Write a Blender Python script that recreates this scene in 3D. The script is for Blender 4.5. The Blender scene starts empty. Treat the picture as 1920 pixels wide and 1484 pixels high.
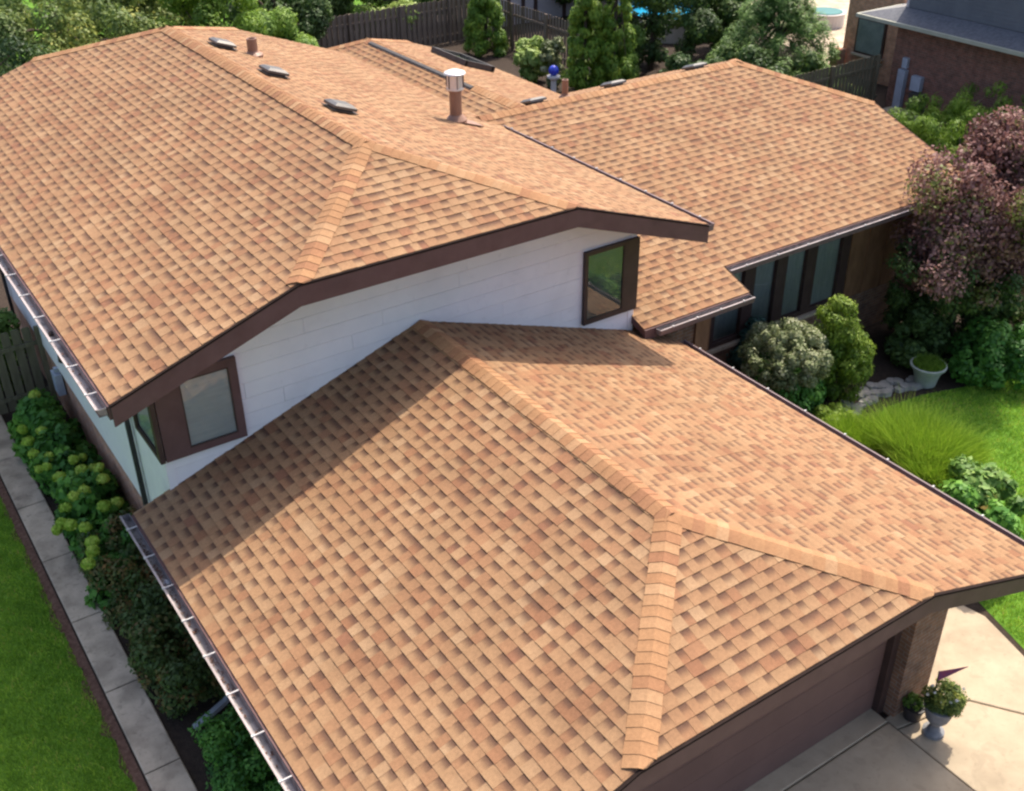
import bpy, math, random
import numpy as np
from mathutils import Matrix, Vector

# ------------------------------------------------------------------ camera, sky, sun, exposure
scene = bpy.context.scene
col = scene.collection
CAM = Vector((-7.1523, -12.2712, 12.2744))
YAW, PITCH, ROLL = 0.59016, -0.55565, -0.00932
cam_data = bpy.data.cameras.new("camera")
cam = bpy.data.objects.new("camera", cam_data)
col.objects.link(cam)
fw = Vector((math.sin(YAW) * math.cos(PITCH), math.cos(YAW) * math.cos(PITCH), math.sin(PITCH)))
rt = Vector((math.cos(YAW), -math.sin(YAW), 0))
up = rt.cross(fw)
rt2 = rt * math.cos(ROLL) + up * math.sin(ROLL)
up2 = -rt * math.sin(ROLL) + up * math.cos(ROLL)
M = Matrix.Identity(4)
for i in range(3):
    M[i][0], M[i][1], M[i][2], M[i][3] = rt2[i], up2[i], -fw[i], CAM[i]
cam.matrix_world = M
cam_data.sensor_width = 36
cam_data.lens = 38.68
cam_data.clip_start = 0.1
cam_data.clip_end = 600
scene.camera = cam

SUN_TO = Vector((0.56, 0.275, 1.0)).normalized()          # towards the sun
world = bpy.data.worlds.new("World")
scene.world = world
world.use_nodes = True
wn = world.node_tree.nodes
sky = wn.new("ShaderNodeTexSky")
sky.sky_type = 'NISHITA'
sky.sun_disc = False
sky.sun_elevation = math.asin(SUN_TO.z)
sky.sun_rotation = math.atan2(SUN_TO.x, SUN_TO.y)
sky.air_density = 0.75
sky.ozone_density = 0.5
sky.dust_density = 3.5
wn["Background"].inputs[1].default_value = 0.15
world.node_tree.links.new(sky.outputs[0], wn["Background"].inputs[0])
sun_data = bpy.data.lights.new("sun", 'SUN')
sun_data.energy = 2.9
sun_data.angle = math.radians(0.53)
sun_data.color = (1.0, 0.915, 0.79)
sun = bpy.data.objects.new("sun", sun_data)
sun.rotation_euler = SUN_TO.to_track_quat('Z', 'Y').to_euler()
sun.location = (20, 10, 40)
col.objects.link(sun)
scene.view_settings.view_transform = 'Standard'
scene.view_settings.look = 'None'
scene.view_settings.gamma = 1
scene.view_settings.exposure = 1.04
scene.view_settings.use_curve_mapping = False
scene.cycles.filter_width = 2.4

# ------------------------------------------------------------------ helpers
rnd = random.Random(7)
ORIGIN = {}


class MB:
    """collects faces for ONE mesh object (world coordinates)"""
    def __init__(self):
        self.v, self.f, self.a, self.m = [], [], [], []
        self.mi = 0
        self.at = (0.5, 0.0, 0.0)

    def vert(self, p, at=None):
        self.v.append(tuple(p)); self.a.append(at or self.at)
        return len(self.v) - 1

    def face(self, pts):
        self.f.append([self.vert(p) for p in pts]); self.m.append(self.mi)

    def box(self, x0, x1, y0, y1, z0, z1):
        p = [(x, y, z) for z in (z0, z1) for y in (y0, y1) for x in (x0, x1)]
        i = [self.vert(q) for q in p]
        for q in ((0, 2, 3, 1), (4, 5, 7, 6), (0, 1, 5, 4), (2, 6, 7, 3), (0, 4, 6, 2), (1, 3, 7, 5)):
            self.f.append([i[k] for k in q]); self.m.append(self.mi)
        return self

    def obox(self, c, ax, ay, az):
        """box round centre c with half-axis vectors"""
        c, ax, ay, az = map(Vector, (c, ax, ay, az))
        i = [self.vert(c + ax * sx + ay * sy + az * sz) for sz in (-1, 1) for sy in (-1, 1) for sx in (-1, 1)]
        for q in ((0, 2, 3, 1), (4, 5, 7, 6), (0, 1, 5, 4), (2, 6, 7, 3), (0, 4, 6, 2), (1, 3, 7, 5)):
            self.f.append([i[k] for k in q]); self.m.append(self.mi)
        return self

    def prism(self, poly, d):
        d = Vector(d)
        a = [self.vert(p) for p in poly]
        b = [self.vert(Vector(p) + d) for p in poly]
        n = len(a)
        self.f.append(a[::-1]); self.f.append(b); self.m += [self.mi] * 2
        for k in range(n):
            self.f.append([a[k], a[(k + 1) % n], b[(k + 1) % n], b[k]]); self.m.append(self.mi)
        return self

    def tube(self, path, radii, seg=8, cap=True):
        path = [Vector(p) for p in path]
        if not hasattr(radii, '__len__'):
            radii = [radii] * len(path)
        rings = []
        ref = Vector((0.31, 0.17, 0.93))
        for k, p in enumerate(path):
            t = (path[min(k + 1, len(path) - 1)] - path[max(k - 1, 0)]).normalized()
            r = Vector((1, 0, 0)) if abs(t.z) > 0.98 else ref
            a = t.cross(r).normalized(); b = t.cross(a)
            rings.append([self.vert(p + (a * math.cos(2 * math.pi * j / seg) + b * math.sin(2 * math.pi * j / seg)) * radii[k])
                          for j in range(seg)])
        for A, B in zip(rings, rings[1:]):
            for j in range(seg):
                self.f.append([A[j], A[(j + 1) % seg], B[(j + 1) % seg], B[j]]); self.m.append(self.mi)
        if cap:
            self.f.append(rings[0][::-1]); self.f.append(rings[-1]); self.m += [self.mi] * 2
        return self

    def lathe(self, c, prof, seg=20):
        rings = []
        for r, z in prof:
            rings.append([self.vert((c[0] + r * math.cos(2 * math.pi * j / seg), c[1] + r * math.sin(2 * math.pi * j / seg), c[2] + z))
                          for j in range(seg)])
        for A, B in zip(rings, rings[1:]):
            for j in range(seg):
                self.f.append([A[j], A[(j + 1) % seg], B[(j + 1) % seg], B[j]]); self.m.append(self.mi)
        self.f.append(rings[0][::-1]); self.f.append(rings[-1]); self.m += [self.mi] * 2
        return self

    def build(self, name, mats, parent=None, origin=None, smooth=False, attr=False):
        o0 = Vector(origin) if origin is not None else (ORIGIN[parent.name] if parent else Vector((0, 0, 0)))
        me = bpy.data.meshes.new(name)
        me.from_pydata([(p[0] - o0.x, p[1] - o0.y, p[2] - o0.z) for p in self.v], [], self.f)
        if not isinstance(mats, (list, tuple)):
            mats = [mats]
        for m in mats:
            me.materials.append(m)
        if len(mats) > 1:
            me.polygons.foreach_set("material_index", self.m)
        if smooth:
            me.polygons.foreach_set("use_smooth", [True] * len(me.polygons))
        if attr:
            A = me.attributes.new("sh", 'FLOAT_VECTOR', 'POINT')
            A.data.foreach_set("vector", np.array(self.a, 'f').ravel())
        me.update()
        o = bpy.data.objects.new(name, me)
        col.objects.link(o)
        if parent:
            o.parent = parent
            ORIGIN[o.name] = ORIGIN[parent.name]
            o.location = o0 - ORIGIN[parent.name]
        else:
            o.location = o0
            ORIGIN[o.name] = o0
        return o


def tag(o, label=None, cat=None, group=None, kind=None):
    if label: o["label"] = label
    if cat: o["category"] = cat
    if group: o["group"] = group
    if kind: o["kind"] = kind
    return o


def thing(name, loc, label, cat, group=None):
    o = bpy.data.objects.new(name, None)
    o.empty_display_size = 0.3
    o.location = loc
    col.objects.link(o)
    ORIGIN[o.name] = Vector(loc)
    return tag(o, label, cat, group)


def place_copy(src, loc, parent=None):
    """copy of a mesh object that shares its data; loc in world"""
    o = src.copy()
    col.objects.link(o)
    if parent:
        o.parent = parent
        o.location = Vector(loc) - ORIGIN[parent.name]
        ORIGIN[o.name] = ORIGIN[parent.name]
    else:
        o.location = loc
        ORIGIN[o.name] = Vector(loc)
    return o


# ------------------------------------------------------------------ materials
MAT = {}


def new_mat(name):
    m = bpy.data.materials.new(name)
    m.use_nodes = True
    nt = m.node_tree
    b = nt.nodes["Principled BSDF"]
    MAT[name] = m
    return m, nt, b


def N(nt, t, **kw):
    n = nt.nodes.new("ShaderNode" + t)
    for k, v in kw.items():
        setattr(n, k, v)
    return n


def ramp(nt, stops):
    r = N(nt, "ValToRGB")
    e = r.color_ramp.elements
    while len(e) < len(stops):
        e.new(0.5)
    for k, (p, c) in enumerate(stops):
        e[k].position = p
        e[k].color = (*c, 1)
    return r


def noise_mat(name, c1, c2, scale=6, rough=0.85, bump=0.0, bscale=None, spec=0.3, detail=5, stretch=None, c3=None, metal=0, stain=None):
    m, nt, b = new_mat(name)
    tc = N(nt, "TexCoord")
    src = tc.outputs["Object"]
    if stretch:
        mp = N(nt, "Mapping")
        mp.inputs["Scale"].default_value = stretch
        nt.links.new(src, mp.inputs[0]); src = mp.outputs[0]
    n = N(nt, "TexNoise")
    n.inputs["Scale"].default_value = scale
    n.inputs["Detail"].default_value = detail
    n.inputs["Roughness"].default_value = 0.62
    nt.links.new(src, n.inputs["Vector"])
    stops = [(0.32, c1), (0.68, c2)] if c3 is None else [(0.3, c1), (0.5, c2), (0.7, c3)]
    r = ramp(nt, stops)
    nt.links.new(n.outputs[0], r.inputs[0])
    colour = r.outputs[0]
    for sc, lo, hi, depth in (stain or ()):                # dirt and wear of its own shape
        ns = N(nt, "TexNoise"); ns.inputs["Scale"].default_value = sc; ns.inputs["Detail"].default_value = 6
        ns.inputs["Distortion"].default_value = 0.8
        nt.links.new(src, ns.inputs["Vector"])
        mp2 = N(nt, "MapRange"); mp2.inputs[1].default_value = lo; mp2.inputs[2].default_value = hi
        mp2.inputs[3].default_value = 1.0; mp2.inputs[4].default_value = depth
        nt.links.new(ns.outputs[0], mp2.inputs[0])
        vs = N(nt, "VectorMath", operation='SCALE')
        nt.links.new(colour, vs.inputs[0]); nt.links.new(mp2.outputs[0], vs.inputs["Scale"])
        colour = vs.outputs[0]
    nt.links.new(colour, b.inputs["Base Color"])
    b.inputs["Roughness"].default_value = rough
    b.inputs["Specular IOR Level"].default_value = spec
    b.inputs["Metallic"].default_value = metal
    if bump:
        n2 = N(nt, "TexNoise")
        n2.inputs["Scale"].default_value = bscale or scale * 6
        n2.inputs["Detail"].default_value = 4
        nt.links.new(src, n2.inputs["Vector"])
        bp = N(nt, "Bump")
        bp.inputs["Strength"].default_value = bump
        bp.inputs["Distance"].default_value = 0.02
        nt.links.new(n2.outputs[0], bp.inputs["Height"])
        nt.links.new(bp.outputs[0], b.inputs["Normal"])
    return m


def shingle_mat(name, stops, gapdark):
    m, nt, b = new_mat(name)
    at = N(nt, "Attribute"); at.attribute_name = "sh"
    sx = N(nt, "SeparateXYZ")
    nt.links.new(at.outputs["Vector"], sx.inputs[0])
    r = ramp(nt, stops)
    nt.links.new(sx.outputs[0], r.inputs[0])
    # dark granule band that the product has along the top of each cut-out; tabs also darken faintly there
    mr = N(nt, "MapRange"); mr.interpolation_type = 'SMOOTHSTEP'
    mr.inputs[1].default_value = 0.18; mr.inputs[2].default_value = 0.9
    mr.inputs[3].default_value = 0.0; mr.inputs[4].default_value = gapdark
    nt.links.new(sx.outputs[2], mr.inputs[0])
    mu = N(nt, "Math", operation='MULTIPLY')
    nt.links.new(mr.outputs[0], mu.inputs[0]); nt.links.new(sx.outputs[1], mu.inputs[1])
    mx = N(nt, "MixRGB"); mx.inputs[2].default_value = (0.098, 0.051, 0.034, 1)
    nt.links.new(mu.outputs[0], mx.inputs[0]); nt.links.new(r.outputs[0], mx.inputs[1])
    tc = N(nt, "TexCoord")
    n1 = N(nt, "TexNoise"); n1.inputs["Scale"].default_value = 240; n1.inputs["Detail"].default_value = 2
    n2 = N(nt, "TexNoise"); n2.inputs["Scale"].default_value = 1.1; n2.inputs["Detail"].default_value = 3
    n3 = N(nt, "TexNoise"); n3.inputs["Scale"].default_value = 26; n3.inputs["Detail"].default_value = 3
    for n in (n1, n2, n3):
        nt.links.new(tc.outputs["Object"], n.inputs["Vector"])
    a = N(nt, "MapRange"); a.inputs[1].default_value = 0.3; a.inputs[2].default_value = 0.7; a.inputs[3].default_value = 0.72; a.inputs[4].default_value = 1.28
    nt.links.new(n1.outputs[0], a.inputs[0])
    a2 = N(nt, "MapRange"); a2.inputs[1].default_value = 0.3; a2.inputs[2].default_value = 0.7; a2.inputs[3].default_value = 0.9; a2.inputs[4].default_value = 1.1
    nt.links.new(n2.outputs[0], a2.inputs[0])
    a3 = N(nt, "MapRange"); a3.inputs[1].default_value = 0.3; a3.inputs[2].default_value = 0.7; a3.inputs[3].default_value = 0.9; a3.inputs[4].default_value = 1.1
    nt.links.new(n3.outputs[0], a3.inputs[0])
    p = N(nt, "Math", operation='MULTIPLY'); nt.links.new(a.outputs[0], p.inputs[0]); nt.links.new(a2.outputs[0], p.inputs[1])
    p2 = N(nt, "Math", operation='MULTIPLY'); nt.links.new(p.outputs[0], p2.inputs[0]); nt.links.new(a3.outputs[0], p2.inputs[1])
    vm = N(nt, "VectorMath", operation='SCALE')
    nt.links.new(mx.outputs[0], vm.inputs[0]); nt.links.new(p2.outputs[0], vm.inputs["Scale"])
    nt.links.new(vm.outputs[0], b.inputs["Base Color"])
    b.inputs["Roughness"].default_value = 0.92
    b.inputs["Specular IOR Level"].default_value = 0.25
    bp = N(nt, "Bump"); bp.inputs["Strength"].default_value = 0.35; bp.inputs["Distance"].default_value = 0.004
    nt.links.new(n1.outputs[0], bp.inputs["Height"]); nt.links.new(bp.outputs[0], b.inputs["Normal"])
    return m


TAB = [(0.0, (0.236, 0.110, 0.061)), (0.10, (0.245, 0.118, 0.061)), (0.22, (0.269, 0.135, 0.070)), (0.45, (0.291, 0.163, 0.084)), (0.75, (0.312, 0.185, 0.097)), (1.0, (0.339, 0.212, 0.117))]
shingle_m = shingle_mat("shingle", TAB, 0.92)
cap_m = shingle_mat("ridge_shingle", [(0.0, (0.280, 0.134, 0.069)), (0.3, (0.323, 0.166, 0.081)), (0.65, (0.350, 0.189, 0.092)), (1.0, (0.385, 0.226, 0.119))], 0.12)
white_m = noise_mat("white_siding", (0.81, 0.765, 0.755), (0.86, 0.815, 0.80), 2.2, 0.55, 0.05, 60, 0.35, stain=((0.6, .5, .75, .88), (7, .62, .78, .9)))
trim_m = noise_mat("brown_trim", (0.115, 0.060, 0.056), (0.145, 0.080, 0.074), 3, 0.55, 0.05, 40, stain=((1.5, .5, .7, .85),))
door_m = noise_mat("brown_door", (0.145, 0.085, 0.070), (0.175, 0.104, 0.086), 1.6, 0.6, 0.08, 30)
frame_m = noise_mat("dark_frame", (0.055, 0.033, 0.028), (0.075, 0.046, 0.038), 4, 0.5)
wood_m = noise_mat("brown_panel", (0.192, 0.099, 0.050), (0.280, 0.147, 0.077), 3, 0.75, 0.1, 30, 0.2, 5, (3, 3, 0.7))
drip_m = noise_mat("drip_edge", (0.022, 0.015, 0.013), (0.031, 0.021, 0.018), 5, 0.95, 0, None, 0.05)
gut_m = noise_mat("gutter_metal", (0.26, 0.235, 0.23), (0.34, 0.31, 0.30), 6, 0.42, 0, None, 0.5, 5, None, None, 0.25, stain=((5, .5, .62, .6),))
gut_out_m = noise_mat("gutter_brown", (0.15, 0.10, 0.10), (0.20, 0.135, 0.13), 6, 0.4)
lip_m = noise_mat("gutter_lip_gleam", (0.36, 0.295, 0.28), (0.44, 0.37, 0.35), 6, 0.45, stain=((3, .5, .66, .75),))  # lip of the brown gutter, the sun's gleam put into a pale colour
bracket_m = noise_mat("bracket_metal", (0.518, 0.490, 0.462), (0.576, 0.546, 0.517), 10, 0.3, 0, None, 0.5)
spout_m = noise_mat("downspout_metal", (0.030, 0.026, 0.026), (0.045, 0.04, 0.04), 8, 0.45)
vent_m = noise_mat("vent_metal", (0.090, 0.083, 0.074), (0.135, 0.124, 0.113), 5, 0.4, 0, None, 0.5, 5, None, None, 0.3)
vent_dark_m = noise_mat("vent_dark", (0.048, 0.042, 0.039), (0.080, 0.070, 0.062), 6, 0.6)
flue_m = noise_mat("flue_metal", (0.24, 0.13, 0.085), (0.31, 0.17, 0.11), 8, 0.5, 0, None, 0.4, 4, (2, 2, 0.5))
galv_m = noise_mat("galvanised_cap", (0.620, 0.585, 0.551), (0.740, 0.703, 0.665), 6, 0.35, 0, None, 0.5, 4, None, None, 0.35)
concrete_m = noise_mat("concrete", (0.361, 0.286, 0.195), (0.413, 0.330, 0.226), 2.3, 0.85, 0.12, 90, 0.25, 8, None, (0.456, 0.367, 0.254), stain=((0.9, .52, .72, .80), (14, .60, .72, .86), (3.5, .58, .64, .9)))
walk_m = noise_mat("old_concrete", (0.395, 0.315, 0.231), (0.526, 0.424, 0.310), 2.6, 0.9, 0.2, 70, 0.2, 8, None, (0.606, 0.492, 0.361), stain=((1.1, .48, .68, .62), (9, .58, .70, .75), (28, .6, .7, .8)))
soil_m = noise_mat("soil", (0.027, 0.018, 0.013), (0.051, 0.034, 0.023), 9, 0.95, 0.6, 30)
mulch_m = noise_mat("red_mulch", (0.083, 0.042, 0.029), (0.140, 0.077, 0.055), 12, 0.95, 0.8, 40, 0.2, 6, None, (0.191, 0.116, 0.083))
lawn_m = noise_mat("lawn_ground", (0.076, 0.171, 0.018), (0.138, 0.267, 0.033), 3.0, 0.95, 0.9, 60, 0.1, 8)
stone_m = noise_mat("flagstone", (0.224, 0.211, 0.185), (0.352, 0.328, 0.289), 5, 0.85, 0.3, 30, 0.2, 8)
fence_m = noise_mat("weathered_fence", (0.135, 0.105, 0.082), (0.243, 0.192, 0.150), 4, 0.9, 0.3, 25, 0.15, 5, (3, 3, 0.5))
fence2_m = noise_mat("mossy_fence", (0.109, 0.098, 0.061), (0.203, 0.175, 0.115), 4, 0.9, 0.3, 25, 0.15, 5, (3, 3, 0.5))
bark_m = noise_mat("bark", (0.055, 0.040, 0.030), (0.12, 0.092, 0.070), 8, 0.95, 0.6, 30, 0.15, 5, (3, 3, 0.7))
twig_m = noise_mat("pale_twig", (0.22, 0.20, 0.18), (0.34, 0.31, 0.28), 8, 0.9)
grey_roof_m = noise_mat("grey_shingle", (0.089, 0.092, 0.105), (0.149, 0.153, 0.168), 9, 0.9, 0.3, 60, 0.2, 6)
grey_roof_lit_m = noise_mat("sunlit_grey_shingle", (0.20, 0.19, 0.18), (0.28, 0.265, 0.25), 9, 0.9, 0.3, 60, 0.2, 6)  # paler copy of the grey roof, sunlight put into its colour
grey_side_m = noise_mat("grey_siding", (0.110, 0.118, 0.130), (0.138, 0.146, 0.157), 2, 0.6)
cream_m = noise_mat("cream_gutter", (0.372, 0.372, 0.285), (0.446, 0.439, 0.343), 4, 0.5)
plaster_m = noise_mat("pale_plaster", (0.40, 0.365, 0.37), (0.48, 0.44, 0.445), 3, 0.8)
pot_m = noise_mat("pale_pot", (0.30, 0.33, 0.28), (0.42, 0.44, 0.38), 6, 0.7, 0.1, 40)
urn_m = noise_mat("grey_urn", (0.16, 0.165, 0.17), (0.25, 0.25, 0.255), 7, 0.75, 0.2, 40)
box_m = noise_mat("meter_metal", (0.34, 0.37, 0.42), (0.44, 0.47, 0.52), 5, 0.5)
blue_m = noise_mat("blue_glass", (0.012, 0.03, 0.42), (0.02, 0.05, 0.55), 2, 0.08, 0, None, 0.8)
pool_m = noise_mat("pool_water", (0.02, 0.30, 0.55), (0.04, 0.42, 0.68), 3, 0.08, 0.15, 6, 0.6)
teal_m = noise_mat("teal_cover", (0.02, 0.14, 0.13), (0.03, 0.18, 0.17), 3, 0.5)
flag_m = noise_mat("flag_cloth", (0.10, 0.05, 0.14), (0.30, 0.06, 0.10), 9, 0.8, 0, None, 0.2, 2, (1, 1, 6))
blind_m = noise_mat("window_blind", (0.56, 0.58, 0.58), (0.64, 0.66, 0.66), 2, 0.8, 0, None, 0.2, 3, (1, 1, 9))
curtain_m = noise_mat("pale_curtain", (0.310, 0.319, 0.314), (0.397, 0.399, 0.385), 4, 0.9, 0, None, 0.2, 3, (6, 6, 0.6))
room_m = noise_mat("dim_room_reflecting", (0.12, 0.15, 0.135), (0.20, 0.235, 0.21), 2, 0.9)  # room tone lightened to carry the reflection on the pane


def brick_mat(name, c1, c2, mortar, scale=1.0):
    m, nt, b = new_mat(name)
    tc = N(nt, "TexCoord")
    sx = N(nt, "SeparateXYZ"); nt.links.new(tc.outputs["Object"], sx.inputs[0])
    ad = N(nt, "Math", operation='ADD'); nt.links.new(sx.outputs[0], ad.inputs[0]); nt.links.new(sx.outputs[1], ad.inputs[1])
    cb = N(nt, "CombineXYZ"); nt.links.new(ad.outputs[0], cb.inputs[0]); nt.links.new(sx.outputs[2], cb.inputs[1])
    br = N(nt, "TexBrick")
    br.inputs["Color1"].default_value = (*c1, 1); br.inputs["Color2"].default_value = (*c2, 1); br.inputs["Mortar"].default_value = (*mortar, 1)
    br.inputs["Scale"].default_value = scale
    br.inputs["Brick Width"].default_value = 0.21; br.inputs["Row Height"].default_value = 0.075; br.inputs["Mortar Size"].default_value = 0.008
    nt.links.new(cb.outputs[0], br.inputs["Vector"])
    n = N(nt, "TexNoise"); n.inputs["Scale"].default_value = 5; n.inputs["Detail"].default_value = 5
    nt.links.new(tc.outputs["Object"], n.inputs["Vector"])
    mx = N(nt, "MixRGB", blend_type='MULTIPLY'); mx.inputs[0].default_value = 0.8
    mr = N(nt, "MapRange"); mr.inputs[1].default_value = 0.3; mr.inputs[2].default_value = 0.7; mr.inputs[3].default_value = 0.65; mr.inputs[4].default_value = 1.3
    nt.links.new(n.outputs[0], mr.inputs[0])
    nt.links.new(br.outputs["Color"], mx.inputs[1]); nt.links.new(mr.outputs[0], mx.inputs[2])
    nt.links.new(mx.outputs[0], b.inputs["Base Color"])
    b.inputs["Roughness"].default_value = 0.9
    bp = N(nt, "Bump"); bp.inputs["Strength"].default_value = 0.5; bp.inputs["Distance"].default_value = 0.01; bp.invert = True
    nt.links.new(br.outputs["Fac"], bp.inputs["Height"]); nt.links.new(bp.outputs[0], b.inputs["Normal"])
    return m


brick_m = brick_mat("red_brick", (0.46, 0.21, 0.115), (0.54, 0.27, 0.155), (0.42, 0.33, 0.27))
brick2_m = brick_mat("brown_brick", (0.17, 0.085, 0.05), (0.24, 0.125, 0.07), (0.23, 0.18, 0.14))
brick3_m = brick_mat("dark_brick", (0.168, 0.080, 0.054), (0.264, 0.107, 0.069), (0.240, 0.158, 0.122))


def glass_mat(name, tint=(0.9, 0.95, 0.93), refl=0.10):
    m, nt, b = new_mat(name)
    nt.nodes.remove(b)
    out = nt.nodes["Material Output"]
    tr = N(nt, "BsdfTransparent"); tr.inputs[0].default_value = (*tint, 1)
    gl = N(nt, "BsdfGlossy"); gl.inputs["Roughness"].default_value = 0.03
    fr = N(nt, "Fresnel"); fr.inputs[0].default_value = 1.55
    ad = N(nt, "Math", operation='ADD'); ad.inputs[1].default_value = refl
    nt.links.new(fr.outputs[0], ad.inputs[0])
    mx = N(nt, "MixShader")
    nt.links.new(ad.outputs[0], mx.inputs[0]); nt.links.new(tr.outputs[0], mx.inputs[1]); nt.links.new(gl.outputs[0], mx.inputs[2])
    nt.links.new(mx.outputs[0], out.inputs[0])
    return m


glass_m = glass_mat("window_glass")


def leaf_mat(name, stops, trans=0.35, rough=0.55):
    m, nt, b = new_mat(name)
    at = N(nt, "Attribute"); at.attribute_name = "tone"
    r = ramp(nt, stops)
    nt.links.new(at.outputs["Fac"], r.inputs[0])
    nt.links.new(r.outputs[0], b.inputs["Base Color"])
    b.inputs["Roughness"].default_value = rough
    b.inputs["Specular IOR Level"].default_value = 0.3
    tl = N(nt, "BsdfTranslucent")
    nt.links.new(r.outputs[0], tl.inputs[0])
    mx = N(nt, "MixShader"); mx.inputs[0].default_value = trans
    out = nt.nodes["Material Output"]
    nt.links.new(b.outputs[0], mx.inputs[1]); nt.links.new(tl.outputs[0], mx.inputs[2])
    nt.links.new(mx.outputs[0], out.inputs[0])
    return m


L_green = leaf_mat("leaf_green", [(0, (0.050, 0.104, 0.016)), (0.5, (0.124, 0.225, 0.032)), (1, (0.247, 0.375, 0.060))])
L_olive = leaf_mat("leaf_olive", [(0, (0.053, 0.090, 0.020)), (0.5, (0.132, 0.195, 0.044)), (0.85, (0.264, 0.313, 0.068)), (1, (0.424, 0.422, 0.086))])
L_bright = leaf_mat("leaf_bright", [(0, (0.076, 0.143, 0.016)), (0.5, (0.177, 0.295, 0.030)), (1, (0.338, 0.454, 0.068))])
L_light = leaf_mat("leaf_light", [(0, (0.086, 0.158, 0.031)), (0.5, (0.201, 0.315, 0.062)), (1, (0.402, 0.499, 0.138))])
L_dark = leaf_mat("leaf_dark", [(0, (0.028, 0.060, 0.017)), (0.5, (0.068, 0.124, 0.030)), (1, (0.144, 0.220, 0.050))])
L_arb = leaf_mat("leaf_arborvitae", [(0, (0.058, 0.125, 0.015)), (0.5, (0.128, 0.239, 0.024)), (1, (0.321, 0.432, 0.046))], 0.2)
L_spruce = leaf_mat("leaf_spruce", [(0, (0.043, 0.096, 0.023)), (0.5, (0.097, 0.189, 0.043)), (1, (0.212, 0.342, 0.065))], 0.2)
L_blue = leaf_mat("leaf_blue_spruce", [(0, (0.027, 0.068, 0.053)), (0.5, (0.053, 0.128, 0.098)), (1, (0.105, 0.210, 0.165))], 0.2)
L_purple = leaf_mat("leaf_purple", [(0, (0.072, 0.034, 0.028)), (0.3, (0.161, 0.076, 0.063)), (0.6, (0.304, 0.156, 0.134)), (0.8, (0.440, 0.255, 0.209)), (0.88, (0.186, 0.170, 0.053)), (1, (0.169, 0.196, 0.048))], 0.3)
L_varieg = leaf_mat("leaf_variegated", [(0, (0.059, 0.089, 0.023)), (0.45, (0.172, 0.210, 0.078)), (0.8, (0.387, 0.399, 0.222)), (1, (0.516, 0.515, 0.333))], 0.25)
L_yew = leaf_mat("leaf_yew", [(0, (0.046, 0.098, 0.010)), (0.5, (0.130, 0.215, 0.018)), (1, (0.260, 0.351, 0.039))], 0.25)
L_barb = leaf_mat("leaf_barberry", [(0, (0.045, 0.079, 0.021)), (0.5, (0.095, 0.147, 0.036)), (0.75, (0.191, 0.130, 0.045)), (1, (0.319, 0.169, 0.053))], 0.25)
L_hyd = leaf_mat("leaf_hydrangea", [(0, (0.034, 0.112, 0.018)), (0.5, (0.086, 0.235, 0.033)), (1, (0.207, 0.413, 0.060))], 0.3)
L_head = leaf_mat("hydrangea_petal", [(0, (0.274, 0.433, 0.040)), (0.5, (0.481, 0.632, 0.088)), (1, (0.755, 0.800, 0.175))], 0.3)
L_grass = leaf_mat("grass_blade", [(0, (0.126, 0.251, 0.022)), (0.5, (0.270, 0.455, 0.041)), (0.85, (0.502, 0.688, 0.082)), (1, (0.633, 0.477, 0.146))], 0.3)
L_orn = leaf_mat("ornamental_grass", [(0, (0.129, 0.232, 0.017)), (0.5, (0.258, 0.419, 0.030)), (1, (0.483, 0.621, 0.068))], 0.35)
L_rose = leaf_mat("leaf_mixed", [(0, (0.050, 0.122, 0.020)), (0.5, (0.146, 0.273, 0.050)), (0.85, (0.337, 0.474, 0.120)), (1, (0.472, 0.316, 0.080))], 0.3)
L_petal = leaf_mat("white_petal", [(0, (0.7, 0.68, 0.62)), (1, (0.8, 0.78, 0.75))], 0.2)

# ------------------------------------------------------------------ ground
def sheet(name, poly, z, mat, kind="structure", parent=None):
    b = MB(); b.face([(x, y, z) for x, y in poly])
    o = b.build(name, mat, parent)
    if not parent: tag(o, kind=kind)
    return o


FZ = -0.42            # the forecourt lies lower than the garden
gb = MB()
gb.face([(-150, -150, 0), (-4.3, -150, 0), (-4.3, 250, 0), (-150, 250, 0)])
gb.face([(-4.3, -4.3, 0), (200, -4.3, 0), (200, 250, 0), (-4.3, 250, 0)])
gb.face([(-4.3, -5.0, FZ), (200, -5.0, FZ), (200, -4.3, 0), (-4.3, -4.3, 0)])
gb.face([(-4.3, -150, FZ), (200, -150, FZ), (200, -5.0, FZ), (-4.3, -5.0, FZ)])
gb.face([(-4.3, -150, 0), (-4.3, -150, FZ), (-4.3, -5.0, FZ), (-4.3, -4.3, 0)])
tag(gb.build("ground", soil_m), kind="structure")
sheet("lawn", [(-40, -30), (-5.92, -30), (-5.92, 9.3), (-40, 9.3)], 0.008, lawn_m)
lb = MB()
lb.face([(x, y_, .008) for x, y_ in [(30, -4.3), (30, -.9), (13.2, -1.2), (11.9, -1.05), (10.9, -.75), (9.9, -.65), (9.0, -1.0), (8.2, -2.2), (7.9, -3.6), (7.6, -4.3)]])
lb.face([(7.6, -4.3, .008), (7.0, -5.0, FZ + .008), (30, -5.0, FZ + .008), (30, -4.3, .008)])
LOW = [(7.0, -5.0), (6.85, -5.5), (6.56, -6.4), (6.15, -7.4), (5.95, -9.5), (6.1, -14), (30, -14), (30, -5.0)]
lb.face([(x, y_, FZ + .008) for x, y_ in LOW])
tag(lb.build("lawn", lawn_m), kind="structure")
sheet("lawn", [(-30, 36), (60, 36), (60, 70), (-30, 70)], 0.008, lawn_m)
b = MB()
for k in range(52):
    y0 = -6 + k * 0.3
    pass
edge_l, edge_r = [], []
for k in range(61):
    y = -5 + k * 0.235
    edge_l.append((-5.98 + 0.06 * math.sin(k * 1.7) + rnd.uniform(-.05, .05), y))
    edge_r.append((-5.80, y))
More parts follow.
